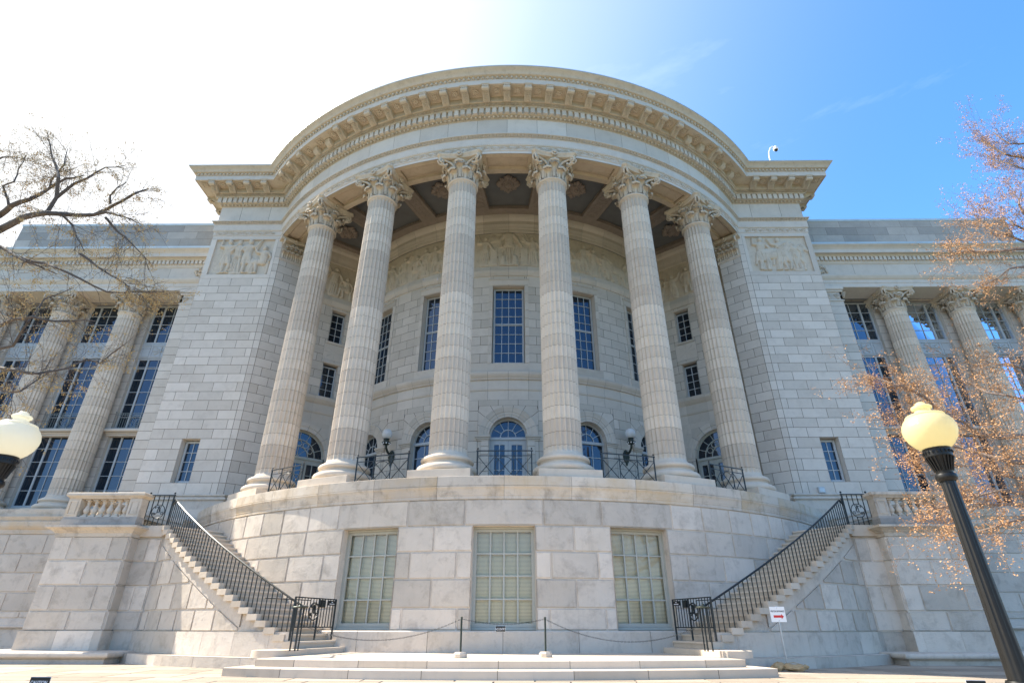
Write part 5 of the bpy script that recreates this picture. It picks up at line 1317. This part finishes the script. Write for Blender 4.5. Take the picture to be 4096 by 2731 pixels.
for s in (-1, 1):
    side = 'left' if s < 0 else 'right'
    cm = cylr(s)
    # stair rail
    T = thing('stair_railing', 'black iron stair railing with a pale worn handrail on the sunlit left stairs' if s < 0 else 'black iron stair railing climbing the shaded right stairs', 'railing', (s*8.9, 17.8, 1.0), 'black iron railings of the two outdoor stairs')
    zr = lambda t: .458+(t-15.88)/TS*RS+.80
    H = MB(['iron' if s > 0 else 'iron']); ts = [15.4+.6*i for i in range(41)]
    tube(H, [cm(14.75, 1.40, 19.2), cm(15.5, 1.40, 18.7), cm(16.2, 1.42, 18.25)]+[cm(t, zr(t), 18.08) for t in ts[3:]]+[cm(40.0, 4.72, 18.1), cm(40.15, 4.9, 18.1)], [.032]*43 if False else .030, 6)
    put(H, 'handrail', T)
    for k in range(1, 23):
        for e in (.25, .75):
            t = 15.88+TS*(k+e)
            b = MB(['iron']); tube(b, [cm(t, zk(k)-.01, 18.08), cm(t, zr(t), 18.08)], .016, 4); put(b, 'baluster', T)
    for k in range(5):
        a = 2*pi*k/5+.3; b = MB(['iron']); c = cm(14.9, 0, 19.15); tube(b, [(c[0]+.10*cos(a), c[1]+.10*sin(a), .45), (c[0]+.10*cos(a), c[1]+.10*sin(a), 1.38)], .018, 4); put(b, 'newel_bar', T)
    cap = MB(['bronze']); c = cm(14.9, 0, 19.15); lathe(cap, [(0, 1.37), (.17, 1.37), (.185, 1.385), (.17, 1.40), (.05, 1.405), (.03, 1.43), (.03, 1.46), (0, 1.47)], c[0], c[1], 18); put(cap, 'newel_cap', T)
    # gate with the monogram at the landing
    T = thing('iron_gate_panel', 'black iron panel with a round script M emblem at the top of the %s stairs' % side, 'railing', (s*12.0, 19.4, 4.0), 'script M panels at the stair tops')
    f = frame((s*12.47, 19.42), (s*11.58, 19.42), s); Fm = MB(['iron'])
    tube(Fm, [f(-.02, 5.04, 0), f(.91, 5.04, 0)], .022, 4)
    put(Fm, 'rail', T)
    for x in (.02, .87):
        p = MB(['iron']); tube(p, [f(x, 4.0, 0), f(x, 5.06, 0)], .028, 4); ball(p, *f(x, 5.11, 0), .035); put(p, 'post', T)
    for x in (.19, .36, .53, .70):
        p = MB(['iron'])
        if .3 < x < .6: tube(p, [f(x, 4.01, 0), f(x, 4.27, 0)], .016, 4); tube(p, [f(x, 4.70, 0), f(x, 5.03, 0)], .016, 4)
        else: tube(p, [f(x, 4.01, 0), f(x, 5.03, 0)], .016, 4)
        put(p, 'bar', T)
    e = MB(['iron']); script_m(e, f, .445, 4.49, .225, .011); put(e, 'emblem', T)
    # gate across the foot of the stair
    T = thing('stair_gate', 'low black iron gate with script M emblem and small sign closing the %s stairs' % ('sunlit' if s < 0 else 'shaded'), 'gate', cm(17.4, .8, 17.3), 'gates at the foot of the stairs')
    p0, p1 = cm(17.25, 0, 16.5), cm(17.45, 0, 18.25); f = frame((p1[0], p1[1]), (p0[0], p0[1]), s); L = f.L; Fm = MB(['iron'])
    if s > 0: f0 = f
    for z in (.95, 1.66): tube(Fm, [f(0, z, 0), f(L, z, 0)], .02, 4)
    tube(Fm, [f(-.9, 1.60, -.2), f(.6, 1.60, 0)], .014, 4)
    put(Fm, 'rail', T)
    for k in range(15):
        x = L*k/14; big = k in (0, 8, 14)
        p = MB(['iron']); tube(p, [f(x, .64 if big else .95, 0), f(x, 1.67, 0)], .030 if big else .014, 4); put(p, 'post' if big else 'bar', T)
    e = MB(['iron']); script_m(e, lambda x, z, d: f(x, z, .06), L*.42, 1.33, .21, .015); put(e, 'emblem', T)
    lk = MB(['iron']); mbox(lk, f, L*.60, L*.70, 1.44, 1.63, -.03, .05, bev=.01); put(lk, 'lock', T)
    sg = MB(['black']); mbox(sg, f, L*.78, L*.95, 1.50, 1.62, .02, .045); so_ = put(sg, 'sign_plate', T)
    flip = (lambda x, z, d: f(x, z, d))
    words([('NO', L*.865, 1.570, 'CENTER'), ('ADMITTANCE', L*.865, 1.525, 'CENTER')], (lambda x, z, d: f(x if s > 0 else 2*L*.865-x, z, d+.05)) if s*0 else (lambda x, z, d: f(x, z, d+.05)) if f(1, 0, 0)[0] > f(0, 0, 0)[0] else (lambda x, z, d: f(2*L*.865-x, z, d+.05)), .034, 'lettering', so_, 'white')
# ================================================================== chain posts
posts = [(-.92, 14.6), (1.065, 14.9)]
for i, (x, y) in enumerate(posts):
    T = thing('chain_post', 'dark metal chain post on a pale concrete foot, %s of the NO ENTRY sign' % ('left' if i == 0 else 'right'), 'post', (x, y, .325), 'chain posts on the platform')
    c = MB(['step']); h = .155; lathe(c, [(0, .326), (h*.95, .326), (h, .34), (h, .40), (h*.8, .44), (0, .445)], x, y, 8, smooth=False); put(c, 'foot', T)
    p = MB(['bronze']); tube(p, [(x, y, .44), (x+.005*(1 if i else -1), y, 1.16)], .024, 8); ell(p, (x, y, 1.165), (.027, .027, .012), 8, 4); put(p, 'pole', T)
def chain(a, b, sag, label):
    mb = MB(['zinc2' if 'zinc2' in M else 'iron']); n = 60; pts = []
    A, Bv = Vector(a), Vector(b)
    L = 0; P = [A.lerp(Bv, i/240)-Vector((0, 0, sag*4*(i/240)*(1-i/240))) for i in range(241)]
    acc = 0; step = .043; nxt = 0; k = 0
    for i in range(240):
        d = (P[i+1]-P[i]); ln = d.length
        while nxt < acc+ln:
            c = P[i]+d*((nxt-acc)/ln); t = d.normalized(); sidev = t.cross(Vector((0, 0, 1))).normalized(); up = sidev.cross(t)
            w = sidev if k % 2 else up
            tube(mb, [c+t*(.027*cos(q))+w*(.013*sin(q)) for q in [2*pi*j/8 for j in range(8)]], .0045, 4, closed=True)
            k += 1; nxt += step
        acc += ln
    o = put(mb, 'hanging_chain', None); tag(o, label, 'chain', 'chains hung across the platform')
cl = cylr(-1)(14.9, 1.02, 19.05); cr_ = cylr(1)(14.9, 1.02, 19.05)
chain(cl, (-.92, 14.6, 1.13), .40, 'sagging chain from the sunlit left stair newel to the left chain post')
chain((-.92, 14.6, 1.13), (1.065, 14.9, 1.13), .115, 'chain between the two chain posts carrying the NO ENTRY sign')
chain((1.065, 14.9, 1.13), cr_, .43, 'sagging chain from the right chain post to the shaded right stair newel')
T = thing('no_entry_sign', 'small black NO ENTRY sign with white letters hanging from the middle chain', 'sign', (.02, 14.74, .98))
m_ = MB(['black', 'white']); box(m_, -.115, .115, 14.735, 14.742, .86, .975, 0); box(m_, -.12, .12, 14.7425, 14.745, .855, .98, 1); put(m_, 'board', T)
words([('NO ENTRY', 0, .888, 'CENTER')], lambda x, z, d: (x, 14.733-d, z), .072, 'lettering', T, 'white', font_w=.66)
for x in (-.09, .09): m_ = MB(['iron']); tube(m_, [(x, 14.74, .975), (x*.9, 14.74, 1.02)], .003, 4); put(m_, 'hook', T)
# ================================================================== street lamps
def lamp_parts(parent):
    p = MB(['black']); n = 16*4
    def flr(r, a): return r*(1-.09*max(0, cos(a*16))**.7)
    pts = []; zs = [.55, .75, 1.0, 1.4, 1.8, 2.10, 2.215]; rs = [.084, .080, .076, .071, .066, .062, .060]
    for z, r in zip(zs, rs):
        for i in range(n): a = 2*pi*i/n; q = flr(r, a/2) if z > .6 else r; pts.append((q*cos(a), q*sin(a), z))
    p.grid(pts, len(zs), n, 0, .5, True, cv=True)
    lathe(p, [(.0, 0), (.24, 0), (.24, .05), (.22, .07), (.20, .12), (.19, .30), (.15, .36), (.16, .40), (.13, .45), (.115, .52), (.10, .56)], n=32)
    lathe(p, [(.068, 2.19), (.085, 2.205), (.092, 2.23), (.085, 2.255), (.07, 2.265), (.072, 2.28)], n=32)
    pole = p.build('pole', parent)
    c = MB(['black']); lathe(c, [(.066, 2.27), (.075, 2.32), (.095, 2.39), (.108, 2.42), (.115, 2.425), (.118, 2.45), (.112, 2.49), (.118, 2.50), (.118, 2.515), (0, 2.515)], n=32)
    for i in range(20): a = 2*pi*i/20; tube(c, [(.074*cos(a), .074*sin(a), 2.29), (.090*cos(a), .090*sin(a), 2.35), (.114*cos(a), .114*sin(a), 2.42)], .008, 4); ell(c, (.118*cos(a), .118*sin(a), 2.465), (.012, .012, .018), 5, 4)
    cup = c.build('collar', parent)
    g = MB(['amber']); pf = [(.105, 2.50), (.125, 2.51), (.165, 2.545), (.205, 2.60), (.228, 2.665), (.232, 2.71), (.222, 2.76), (.20, 2.80), (.178, 2.825), (.168, 2.832), (.172, 2.842), (.165, 2.852), (.145, 2.86), (.10, 2.872), (.078, 2.885), (.07, 2.90), (.072, 2.915), (.09, 2.925), (.092, 2.94), (.085, 2.95), (.06, 2.957), (.05, 2.965), (.045, 2.98), (.03, 2.992), (0, 2.996)]
    lathe(g, pf, n=48)
    gl_ = g.build('lamp_globe', parent)
    return [pole, cup, gl_]
T = thing('street_lamp', 'black fluted street lamp with a yellowed acorn globe in front of the shaded right wing', 'street lamp', (4.554, 5.336, 0), 'street lamps on the forecourt')
lp = lamp_parts(T)
T2 = thing('street_lamp', 'street lamp at the left edge with a creamy white acorn globe on a black collar', 'street lamp', (-4.87, 5.53, 0), 'street lamps on the forecourt')
T2.rotation_euler = (0, 0, 1.0)
for o in lp:
    c = o.copy(); COL.objects.link(c); c.parent = T2
    if o.name.startswith('lamp_globe'): c.data = o.data.copy(); c.data.materials[0] = M['cream']
# ================================================================== signs
T = thing('visitor_sign', 'white VISITOR ENTRANCE sign with a red arrow on a thin metal pole', 'sign', (6.93, 15.75, 0))
Yv = 15.75; k_ = Yv/16.581
bx = lambda X: .435+(X-.435)*k_; bz = lambda Z: .946+(Z-.946)*k_
x0, x1, z0, z1 = bx(7.212), bx(7.600), bz(1.082), bz(1.452); yaw = 0.10
def sf_(x, z, d): xc = (x0+x1)/2; return (xc+(x-xc)*cos(yaw), Yv-d-(x-xc)*sin(yaw), z)
b = MB(['white', 'red']); mbox(b, sf_, x0, x1, z0, z1, 0, .008, bev=.002)
ob = put(b, 'board', T)
ar_ = MB(['red']); zc_ = z0+(z1-z0)*.36; ar_.add([sf_(x, z, .0105) for x, z in ((x0+.07, zc_-.028), (x1-.11, zc_-.028), (x1-.11, zc_-.06), (x1-.05, zc_), (x1-.11, zc_+.06), (x1-.11, zc_+.028), (x0+.07, zc_+.028))], [(0, 1, 2, 3, 4, 5, 6)]); put(ar_, 'arrow', ob)
words([('VISITOR ENTRANCE', 0, z1-.125, 'CENTER')], lambda x, z, d: sf_((x0+x1)/2+x*.64, z, .010+d*.3), .056, 'lettering', ob, 'black', font_w=1.0, bold=.0008)
words([('VISITOR ENTRANCE', 0, z1-.125, 'CENTER')], lambda x, z, d: sf_((x0+x1)/2+x*.66, z, .0108+d*.2), .052, 'lettering', ob, 'black', bold=.0012) if False else None
p = MB(['zinc']); xp = (x0+x1)/2; tube(p, [(xp, Yv+.015, .02), (xp, Yv+.015, z1+.03)], .020, 10); put(p, 'pole', T)
for z in (z0+.03, z1-.03): q = MB(['zinc']); ell(q, sf_(xp, z, .012), (.010, .006, .010), 8, 4); put(q, 'bolt', T)
def sack(name, x, y, L, W, H, rz, label, seed):
    r = random.Random(seed); mb = MB(['sack']); pts = []; n, m = 26, 16
    for i in range(n):
        u = i/(n-1); a = 2*u-1; w = (max(0, 1-abs(a)**3.2))**.5; 
        for j in range(m):
            t = 2*pi*j/m; cx, cz = cos(t), sin(t); q = 1+.10*sin(5*t+7*u+seed)+.07*sin(13*u+3*t)
            X = L*a*(1+.04*cos(3*t)); Y_ = W*w*cx*q; Z = H*(.42+.45*w*cz*q*(1 if cz > 0 else .9)+.10*sin(6*u+seed)*w)
            pts.append((x+X*cos(rz)-Y_*sin(rz), y+X*sin(rz)+Y_*cos(rz), max(.006, Z)))
    mb.grid(pts, n, m, 0, .5, True, cv=True)
    e = (x+L*1.0*cos(rz), y+L*1.0*sin(rz), H*.5)
    for k in range(5): ell(mb, (e[0]+r.uniform(-.02, .03), e[1]+r.uniform(-.03, .03), e[2]+r.uniform(-.02, .04)), (.045, .03, .035), 7, 5)
    tube(mb, [(x-L*.5*cos(rz)+.0, y-L*.5*sin(rz), H*.86), (x, y, H*.98), (x+L*.5*cos(rz), y+L*.5*sin(rz), H*.82)], .008, 4)
    tag(put(mb, name, None), label, 'sandbag', 'sandbags at the foot of the visitor sign')
sack('sandbag', 7.13, 15.58, .27, .17, .20, -.28, 'tan sandbag in front of the sign pole, the longer one reaching right', 1)
sack('sandbag', 6.80, 15.70, .19, .16, .21, .5, 'short crumpled tan sandbag behind and left of the longer one', 4)
for nm, (cx, cy, z0, z1, w_, rz), lab in (('caution_sign', (-6.694, 9.5, .02, .283, .29, -.0), 'low black CAUTION sign on the paving at the lower left'), ('caution_sign', (7.115, 9.5, .02, .262, .24, .25), 'low black CAUTION sign on the shaded paving by the right lamp post')):
    T = thing(nm, lab, 'sign', (cx, cy, 0), 'low black CAUTION signs')
    f = lambda x, z, d, cx=cx, cy=cy, rz=rz: (cx+x*cos(rz), cy-d+x*sin(rz)*-1, z)
    b = MB(['black', 'white']); mbox(b, f, -w_/2, w_/2, z0+.05, z1, 0, .012); mbox(b, f, -w_/2-.006, w_/2+.006, z0+.044, z1+.006, -.004, -.001, mi=1); bo2 = put(b, 'board', T)
    words([('CAUTION', 0, z1-.085, 'CENTER')], lambda x, z, d, f=f: f(x*.92, z, .014+d*.3), .058, 'lettering', bo2, 'white', bold=.001)
    l = MB(['iron']); 
    for x in (-.1, .1): tube(l, [f(x, 0, -.02), f(x, z0+.1, -.02)], .006, 4)
    put(l, 'stake', T)
# ================================================================== roof camera
T = thing('security_camera', 'white dome security camera on a bent pole above the right cornice', 'camera', (14.46, 22.5, 23.3))
p = MB(['white']); tube(p, [(14.44, 22.5, 23.3), (14.46, 22.5, 24.15), (14.52, 22.5, 24.50), (14.66, 22.5, 24.80), (14.80, 22.5, 24.92), (14.93, 22.5, 24.90)], .035, 8); put(p, 'pole', T)
h = MB(['white', 'black']); lathe(h, [(0, 24.93), (.06, 24.92), (.10, 24.86), (.135, 24.82), (.14, 24.72), (.13, 24.66), (0, 24.66)], 14.95, 22.5, 18); hh = put(h, 'housing', T)
d_ = MB(['black']); ell(d_, (14.95, 22.5, 24.66), (.10, .10, .11), 14, 10); put(d_, 'dome', hh)
# ================================================================== trees
LL = [(0.1, [(-13.64, 11.5, 10.19), (-13.66, 11.72, 10.54), (-12.79, 11.37, 10.67), (-12.03, 11.21, 10.67), (-11.88, 11.47, 10.86), (-11.32, 11.78, 11.09), (-10.93, 11.68, 11.19), (-10.27, 11.31, 11.14), (-9.9, 11.22, 11.34), (-9.87, 11.54, 11.8)]), (0.04, [(-10.84, 11.3, 10.68), (-10.51, 11.25, 10.72), (-9.7, 11.0, 10.34), (-9.32, 11.19, 10.23)]), (0.05, [(-12.47, 11.6, 11.02), (-12.36, 11.55, 11.52), (-12.3, 11.3, 12.0), (-12.68, 11.49, 12.48), (-13.52, 11.84, 13.54), (-13.95, 11.84, 14.37)]), (0.045, [(-12.52, 11.7, 11.65), (-12.16, 11.65, 12.11), (-11.58, 11.4, 12.09), (-11.41, 11.59, 12.68), (-11.21, 11.94, 13.11)]), (0.09, [(-14.71, 12.2, 11.25), (-14.74, 12.42, 11.65), (-14.12, 12.07, 11.71), (-13.51, 11.9, 11.77), (-13.61, 12.18, 12.2), (-13.74, 12.48, 12.76), (-13.27, 12.38, 13.04), (-12.38, 12.01, 12.8)]), (0.03, [(-13.42, 12.2, 12.49), (-13.45, 12.15, 12.75), (-13.01, 11.9, 13.13), (-13.37, 12.09, 13.97)]), (0.035, [(-14.47, 12.3, 11.88), (-14.93, 12.25, 12.63), (-14.36, 12.0, 12.54), (-14.68, 12.19, 13.27), (-15.09, 12.54, 14.17)]), (0.03, [(-10.63, 11.4, 11.15), (-10.68, 11.35, 11.39), (-10.34, 11.1, 11.43), (-10.32, 11.29, 11.82)]), (0.06, [(-12.57, 10.8, 9.15), (-12.59, 11.02, 9.44), (-11.78, 10.67, 8.93), (-11.18, 10.51, 8.6), (-11.09, 10.78, 8.65), (-10.88, 11.08, 8.63)]), (0.035, [(-11.62, 10.8, 8.9), (-10.96, 10.75, 8.72), (-10.38, 10.5, 8.41), (-9.87, 10.69, 8.22), (-9.41, 11.04, 8.07), (-8.76, 11.04, 8.07), (-7.95, 10.69, 7.84)]), (0.03, [(-10.63, 11.2, 9.32), (-9.99, 11.15, 8.87), (-8.95, 10.9, 8.23), (-8.86, 11.09, 8.1)]), (0.05, [(-11.16, 10.4, 6.69), (-11.16, 10.62, 6.93), (-10.55, 10.27, 6.89), (-10.01, 10.11, 6.85), (-9.8, 10.38, 6.9), (-9.59, 10.68, 7.07), (-8.99, 10.57, 7.0)]), (0.03, [(-11.06, 10.6, 6.3), (-10.57, 10.55, 6.38), (-10.24, 10.3, 6.8), (-10.29, 10.49, 7.54), (-10.08, 10.84, 8.07)]), (0.045, [(-10.61, 10.2, 5.84), (-10.49, 10.42, 5.79), (-9.73, 10.07, 5.57), (-9.13, 9.9, 5.42), (-8.84, 10.18, 5.67), (-8.77, 10.48, 6.02), (-8.35, 10.38, 5.86), (-7.72, 10.01, 6.1)]), (0.035, [(-10.19, 10.0, 5.3), (-9.7, 9.95, 5.08), (-9.13, 9.7, 4.96), (-9.07, 9.89, 5.29), (-9.13, 10.24, 5.7)]), (0.03, [(-11.79, 11.4, 10.76), (-11.63, 11.62, 10.61), (-11.01, 11.27, 9.92), (-10.49, 11.11, 9.36)]), (0.03, [(-10.5, 11.3, 10.59), (-10.24, 11.52, 10.31), (-9.36, 11.17, 9.58), (-8.81, 11.01, 9.09), (-8.8, 11.28, 8.87)]), (0.03, [(-9.56, 9.6, 4.67), (-9.39, 9.82, 4.62), (-8.81, 9.47, 4.35), (-8.38, 9.3, 4.13)]), (0.03, [(-16.23, 12.6, 13.87), (-16.25, 12.82, 14.35), (-15.51, 12.47, 14.06), (-14.9, 12.3, 13.8)])]
RL = [(0.06, [(10.61, 10.5, 3.63), (10.08, 10.45, 3.75), (9.48, 10.2, 3.73), (9.32, 10.39, 3.88), (9.25, 10.74, 4.09), (9.0, 10.74, 4.17)]), (0.06, [(11.85, 11.5, 4.5), (11.24, 11.45, 4.58), (10.5, 11.2, 4.46), (10.21, 11.39, 4.62), (10.04, 11.74, 5.01), (9.8, 11.74, 5.34), (9.31, 11.39, 5.49), (8.77, 11.2, 5.64), (8.54, 11.45, 5.92), (8.37, 11.77, 6.19)]), (0.03, [(10.05, 11.2, 4.56), (9.62, 10.93, 4.73), (9.36, 11.01, 4.91), (9.31, 11.37, 5.1), (8.93, 11.48, 4.98), (8.41, 11.18, 4.87)]), (0.035, [(10.05, 10.2, 2.95), (9.56, 10.15, 3.11), (8.95, 9.9, 3.1), (8.74, 10.09, 3.06), (8.63, 10.44, 3.0), (8.33, 10.44, 2.67)]), (0.035, [(9.77, 10.0, 2.71), (9.19, 9.95, 2.62), (8.45, 9.7, 2.45), (8.34, 9.89, 2.42), (8.41, 10.24, 2.35)]), (0.025, [(9.59, 10.3, 2.89), (8.99, 10.03, 2.88), (8.69, 10.11, 2.9), (8.66, 10.47, 3.01), (8.36, 10.58, 2.94), (7.88, 10.28, 2.85)]), (0.04, [(12.49, 11.8, 5.36), (11.88, 11.75, 5.51), (11.27, 11.5, 5.53), (11.1, 11.69, 5.66), (11.11, 12.04, 5.99), (10.84, 12.04, 6.17)]), (0.04, [(13.31, 12.2, 6.42), (12.6, 12.15, 6.46), (12.08, 11.9, 6.47), (11.81, 12.09, 6.56), (11.65, 12.44, 6.66)]), (0.03, [(10.78, 10.8, 3.43), (10.22, 10.75, 3.51), (9.62, 10.5, 3.5), (9.46, 10.69, 3.77), (9.31, 11.04, 3.82), (9.02, 11.04, 3.92), (8.23, 10.69, 3.92)]), (0.04, [(16.48, 12.5, 13.47), (15.9, 12.45, 13.63), (15.1, 12.2, 13.54), (15.08, 12.39, 14.03), (15.29, 12.74, 14.66), (15.08, 12.74, 14.75)]), (0.025, [(16.34, 12.6, 14.41), (15.55, 12.32, 14.12), (15.46, 12.41, 14.47), (15.82, 12.77, 15.13)]), (0.03, [(16.21, 12.4, 13.06), (15.31, 12.12, 12.87), (15.06, 12.21, 13.16), (15.13, 12.57, 13.64), (15.03, 12.68, 14.09)]), (0.05, [(14.29, 11.8, 9.86), (13.66, 11.75, 9.7), (12.99, 11.5, 9.49), (12.77, 11.69, 9.59), (12.63, 12.04, 9.86), (12.2, 12.04, 9.8), (11.54, 11.69, 9.42)]), (0.035, [(14.47, 12.0, 9.88), (13.99, 11.95, 10.11), (13.33, 11.7, 10.18), (13.17, 11.89, 10.46), (13.39, 12.24, 11.02), (13.33, 12.24, 11.3)]), (0.03, [(15.12, 12.2, 10.97), (14.62, 12.15, 11.21), (14.34, 11.9, 11.35), (14.82, 12.09, 12.02)]), (0.035, [(13.73, 11.6, 8.98), (13.2, 11.55, 9.01), (12.54, 11.3, 8.78), (12.33, 11.49, 8.62), (12.33, 11.84, 8.68)]), (0.03, [(14.76, 12.1, 10.35), (14.28, 12.05, 10.59), (13.78, 11.8, 10.58), (13.86, 11.99, 10.94), (13.93, 12.34, 11.24)])]

CONN = {'bare_tree': (0, 4, 8, 11, 12, 13, 14, 17, 18), 'budding_tree': (0, 1, 3, 4, 5, 6, 7, 8, 9, 11, 12, 13, 14, 15, 16)}
def tree(name, label, cat, base, limbs, joint, bark, tipmat, seed, dens, droop, tipn, tipsz, twig_r, hub):
    R = random.Random(seed); T = thing(name, label, cat, base, 'trees framing the building')
    tr = MB([bark]); bx_, by_ = base[0], base[1]
    zz = [0, .3, 1.0, 2.2, 3.6, hub]; rr_ = [.42, .33, .27, .24, .22, .20]
    tube(tr, [(bx_+.08*sin(z*1.3), by_+.06*cos(z), z) for z in zz], rr_, 14)
    put(tr, 'trunk', T)
    br = MB([bark]); tips = MB([tipmat]); hubp = Vector((bx_+.08*sin(hub*1.3), by_+.06*cos(hub), hub-.1))
    segs = []
    def wob(P, amp):
        out = [P[0]]
        for a, b in zip(P[:-1], P[1:]):
            d = b-a; n = max(1, int(d.length/.28))
            for i in range(1, n+1):
                q = a+d*(i/n)
                if i < n: q = q+Vector((R.uniform(-1, 1), R.uniform(-1, 1), R.uniform(-1, 1)))*amp
                out.append(q)
        return out
    for ri, (r, pts) in enumerate(limbs):
        P = wob([Vector(p) for p in pts], .022)
        if (pts[0][0]-limbs[0][1][0][0])*(1 if bx_ < 0 else -1) < 1.6 and ri in CONN[name]:   # connect to the trunk
            a = hubp; b = P[0]; mid = a.lerp(b, .5)+Vector((0, 0, .35 if b.z > a.z else .2)); pre = wob([a, mid, b], .03)[:-1]
            tube(br, pre, [max(r*1.5, .03)+(max(r*1.25, .03)-max(r*1.5, .03))*i/len(pre) for i in range(len(pre))], 7)
        n = len(P); tube(br, P, [r*(1-.86*(i/(n-1))**.9)+.004 for i in range(n)], 7)
        segs.append((r, P))
    def clump(c, k, sc):
        for _ in range(k):
            o = Vector((R.gauss(0, 1), R.gauss(0, 1), R.gauss(0, 1)-.4))*sc
            p = c+o; L = tipsz*R.uniform(.6, 1.3); d = Vector((R.uniform(-.5, .5), R.uniform(-.5, .5), -1)).normalized() if droop else Vector((R.uniform(-1, 1), R.uniform(-1, 1), R.uniform(-.8, .6))).normalized()
            s_ = d.cross(Vector((R.uniform(-1, 1), R.uniform(-1, 1), .3))).normalized()*L*.28; e = p+d*L; m_ = (p+e)/2+s_*.6
            tips.add([tuple(p), tuple(m_+s_), tuple(e), tuple(m_-s_*.9)], [(0, 1, 2, 3)], 0, R.random())
    def grow(p, d, L, r, depth):
        n = max(3, int(L/.09)); P = [p]; q = p
        for i in range(n):
            d = (d+Vector((R.uniform(-1, 1), R.uniform(-1, 1), R.uniform(-1, 1)))*.16+Vector((0, 0, -.035 if droop else .03))).normalized(); q = q+d*(L/n); P.append(q)
        tube(br, P, [r*(1-.7*i/n) for i in range(n+1)], 4 if depth else 5, cap=False)
        if depth > 0:
            k = R.randint(3, 5)
            for j in range(k):
                i = R.randint(int(n*.25), n); dd = (d+Vector((R.uniform(-1, 1), R.uniform(-1, 1), R.uniform(-1, 1)))*.75).normalized(); grow(P[i], dd, L*R.uniform(.35, .6), r*.6, depth-1)
        if R.random() < tipn[0]: clump(P[-1], R.randint(*tipn[1]), .035)
        if tipn[2] and R.random() < tipn[2]: clump(P[len(P)//2], R.randint(*tipn[1]), .035)
    for r, P in segs:
        L = sum((b-a).length for a, b in zip(P[:-1], P[1:])); k = int(L*dens)
        for j in range(k):
            t = R.uniform(.08, 1)**.8; i = min(len(P)-2, int(t*(len(P)-1))); d0 = (P[i+1]-P[i]).normalized()
            d = (d0*.9+Vector((R.uniform(-1, 1), R.uniform(-1, 1), R.uniform(-.9, .9)))*.8).normalized()
            grow(P[i], d, R.uniform(.35, 1.25)*(1.25-.4*t), twig_r, 2 if R.random() < .6 else 1)
    o = put(br, 'branches', T); o2 = put(tips, 'seed_pods' if droop else 'catkins', T)
tree('bare_tree', 'leafless tree with dark drooping branches and tan seed clusters in front of the left wing', 'tree', (-17.6, 11.9, 0), LL, 99, 'bark', 'pod', 5, 7.0, True, (.40, (4, 10), .10), .040, .0060, 7.5)
tree('budding_tree', 'tree in orange brown spring catkins in front of the right wing', 'tree', (17.2, 11.6, 0), RL, 99, 'bark2', 'bud', 8, 11.0, False, (.85, (3, 7), .35), .036, .0050, 6.0)
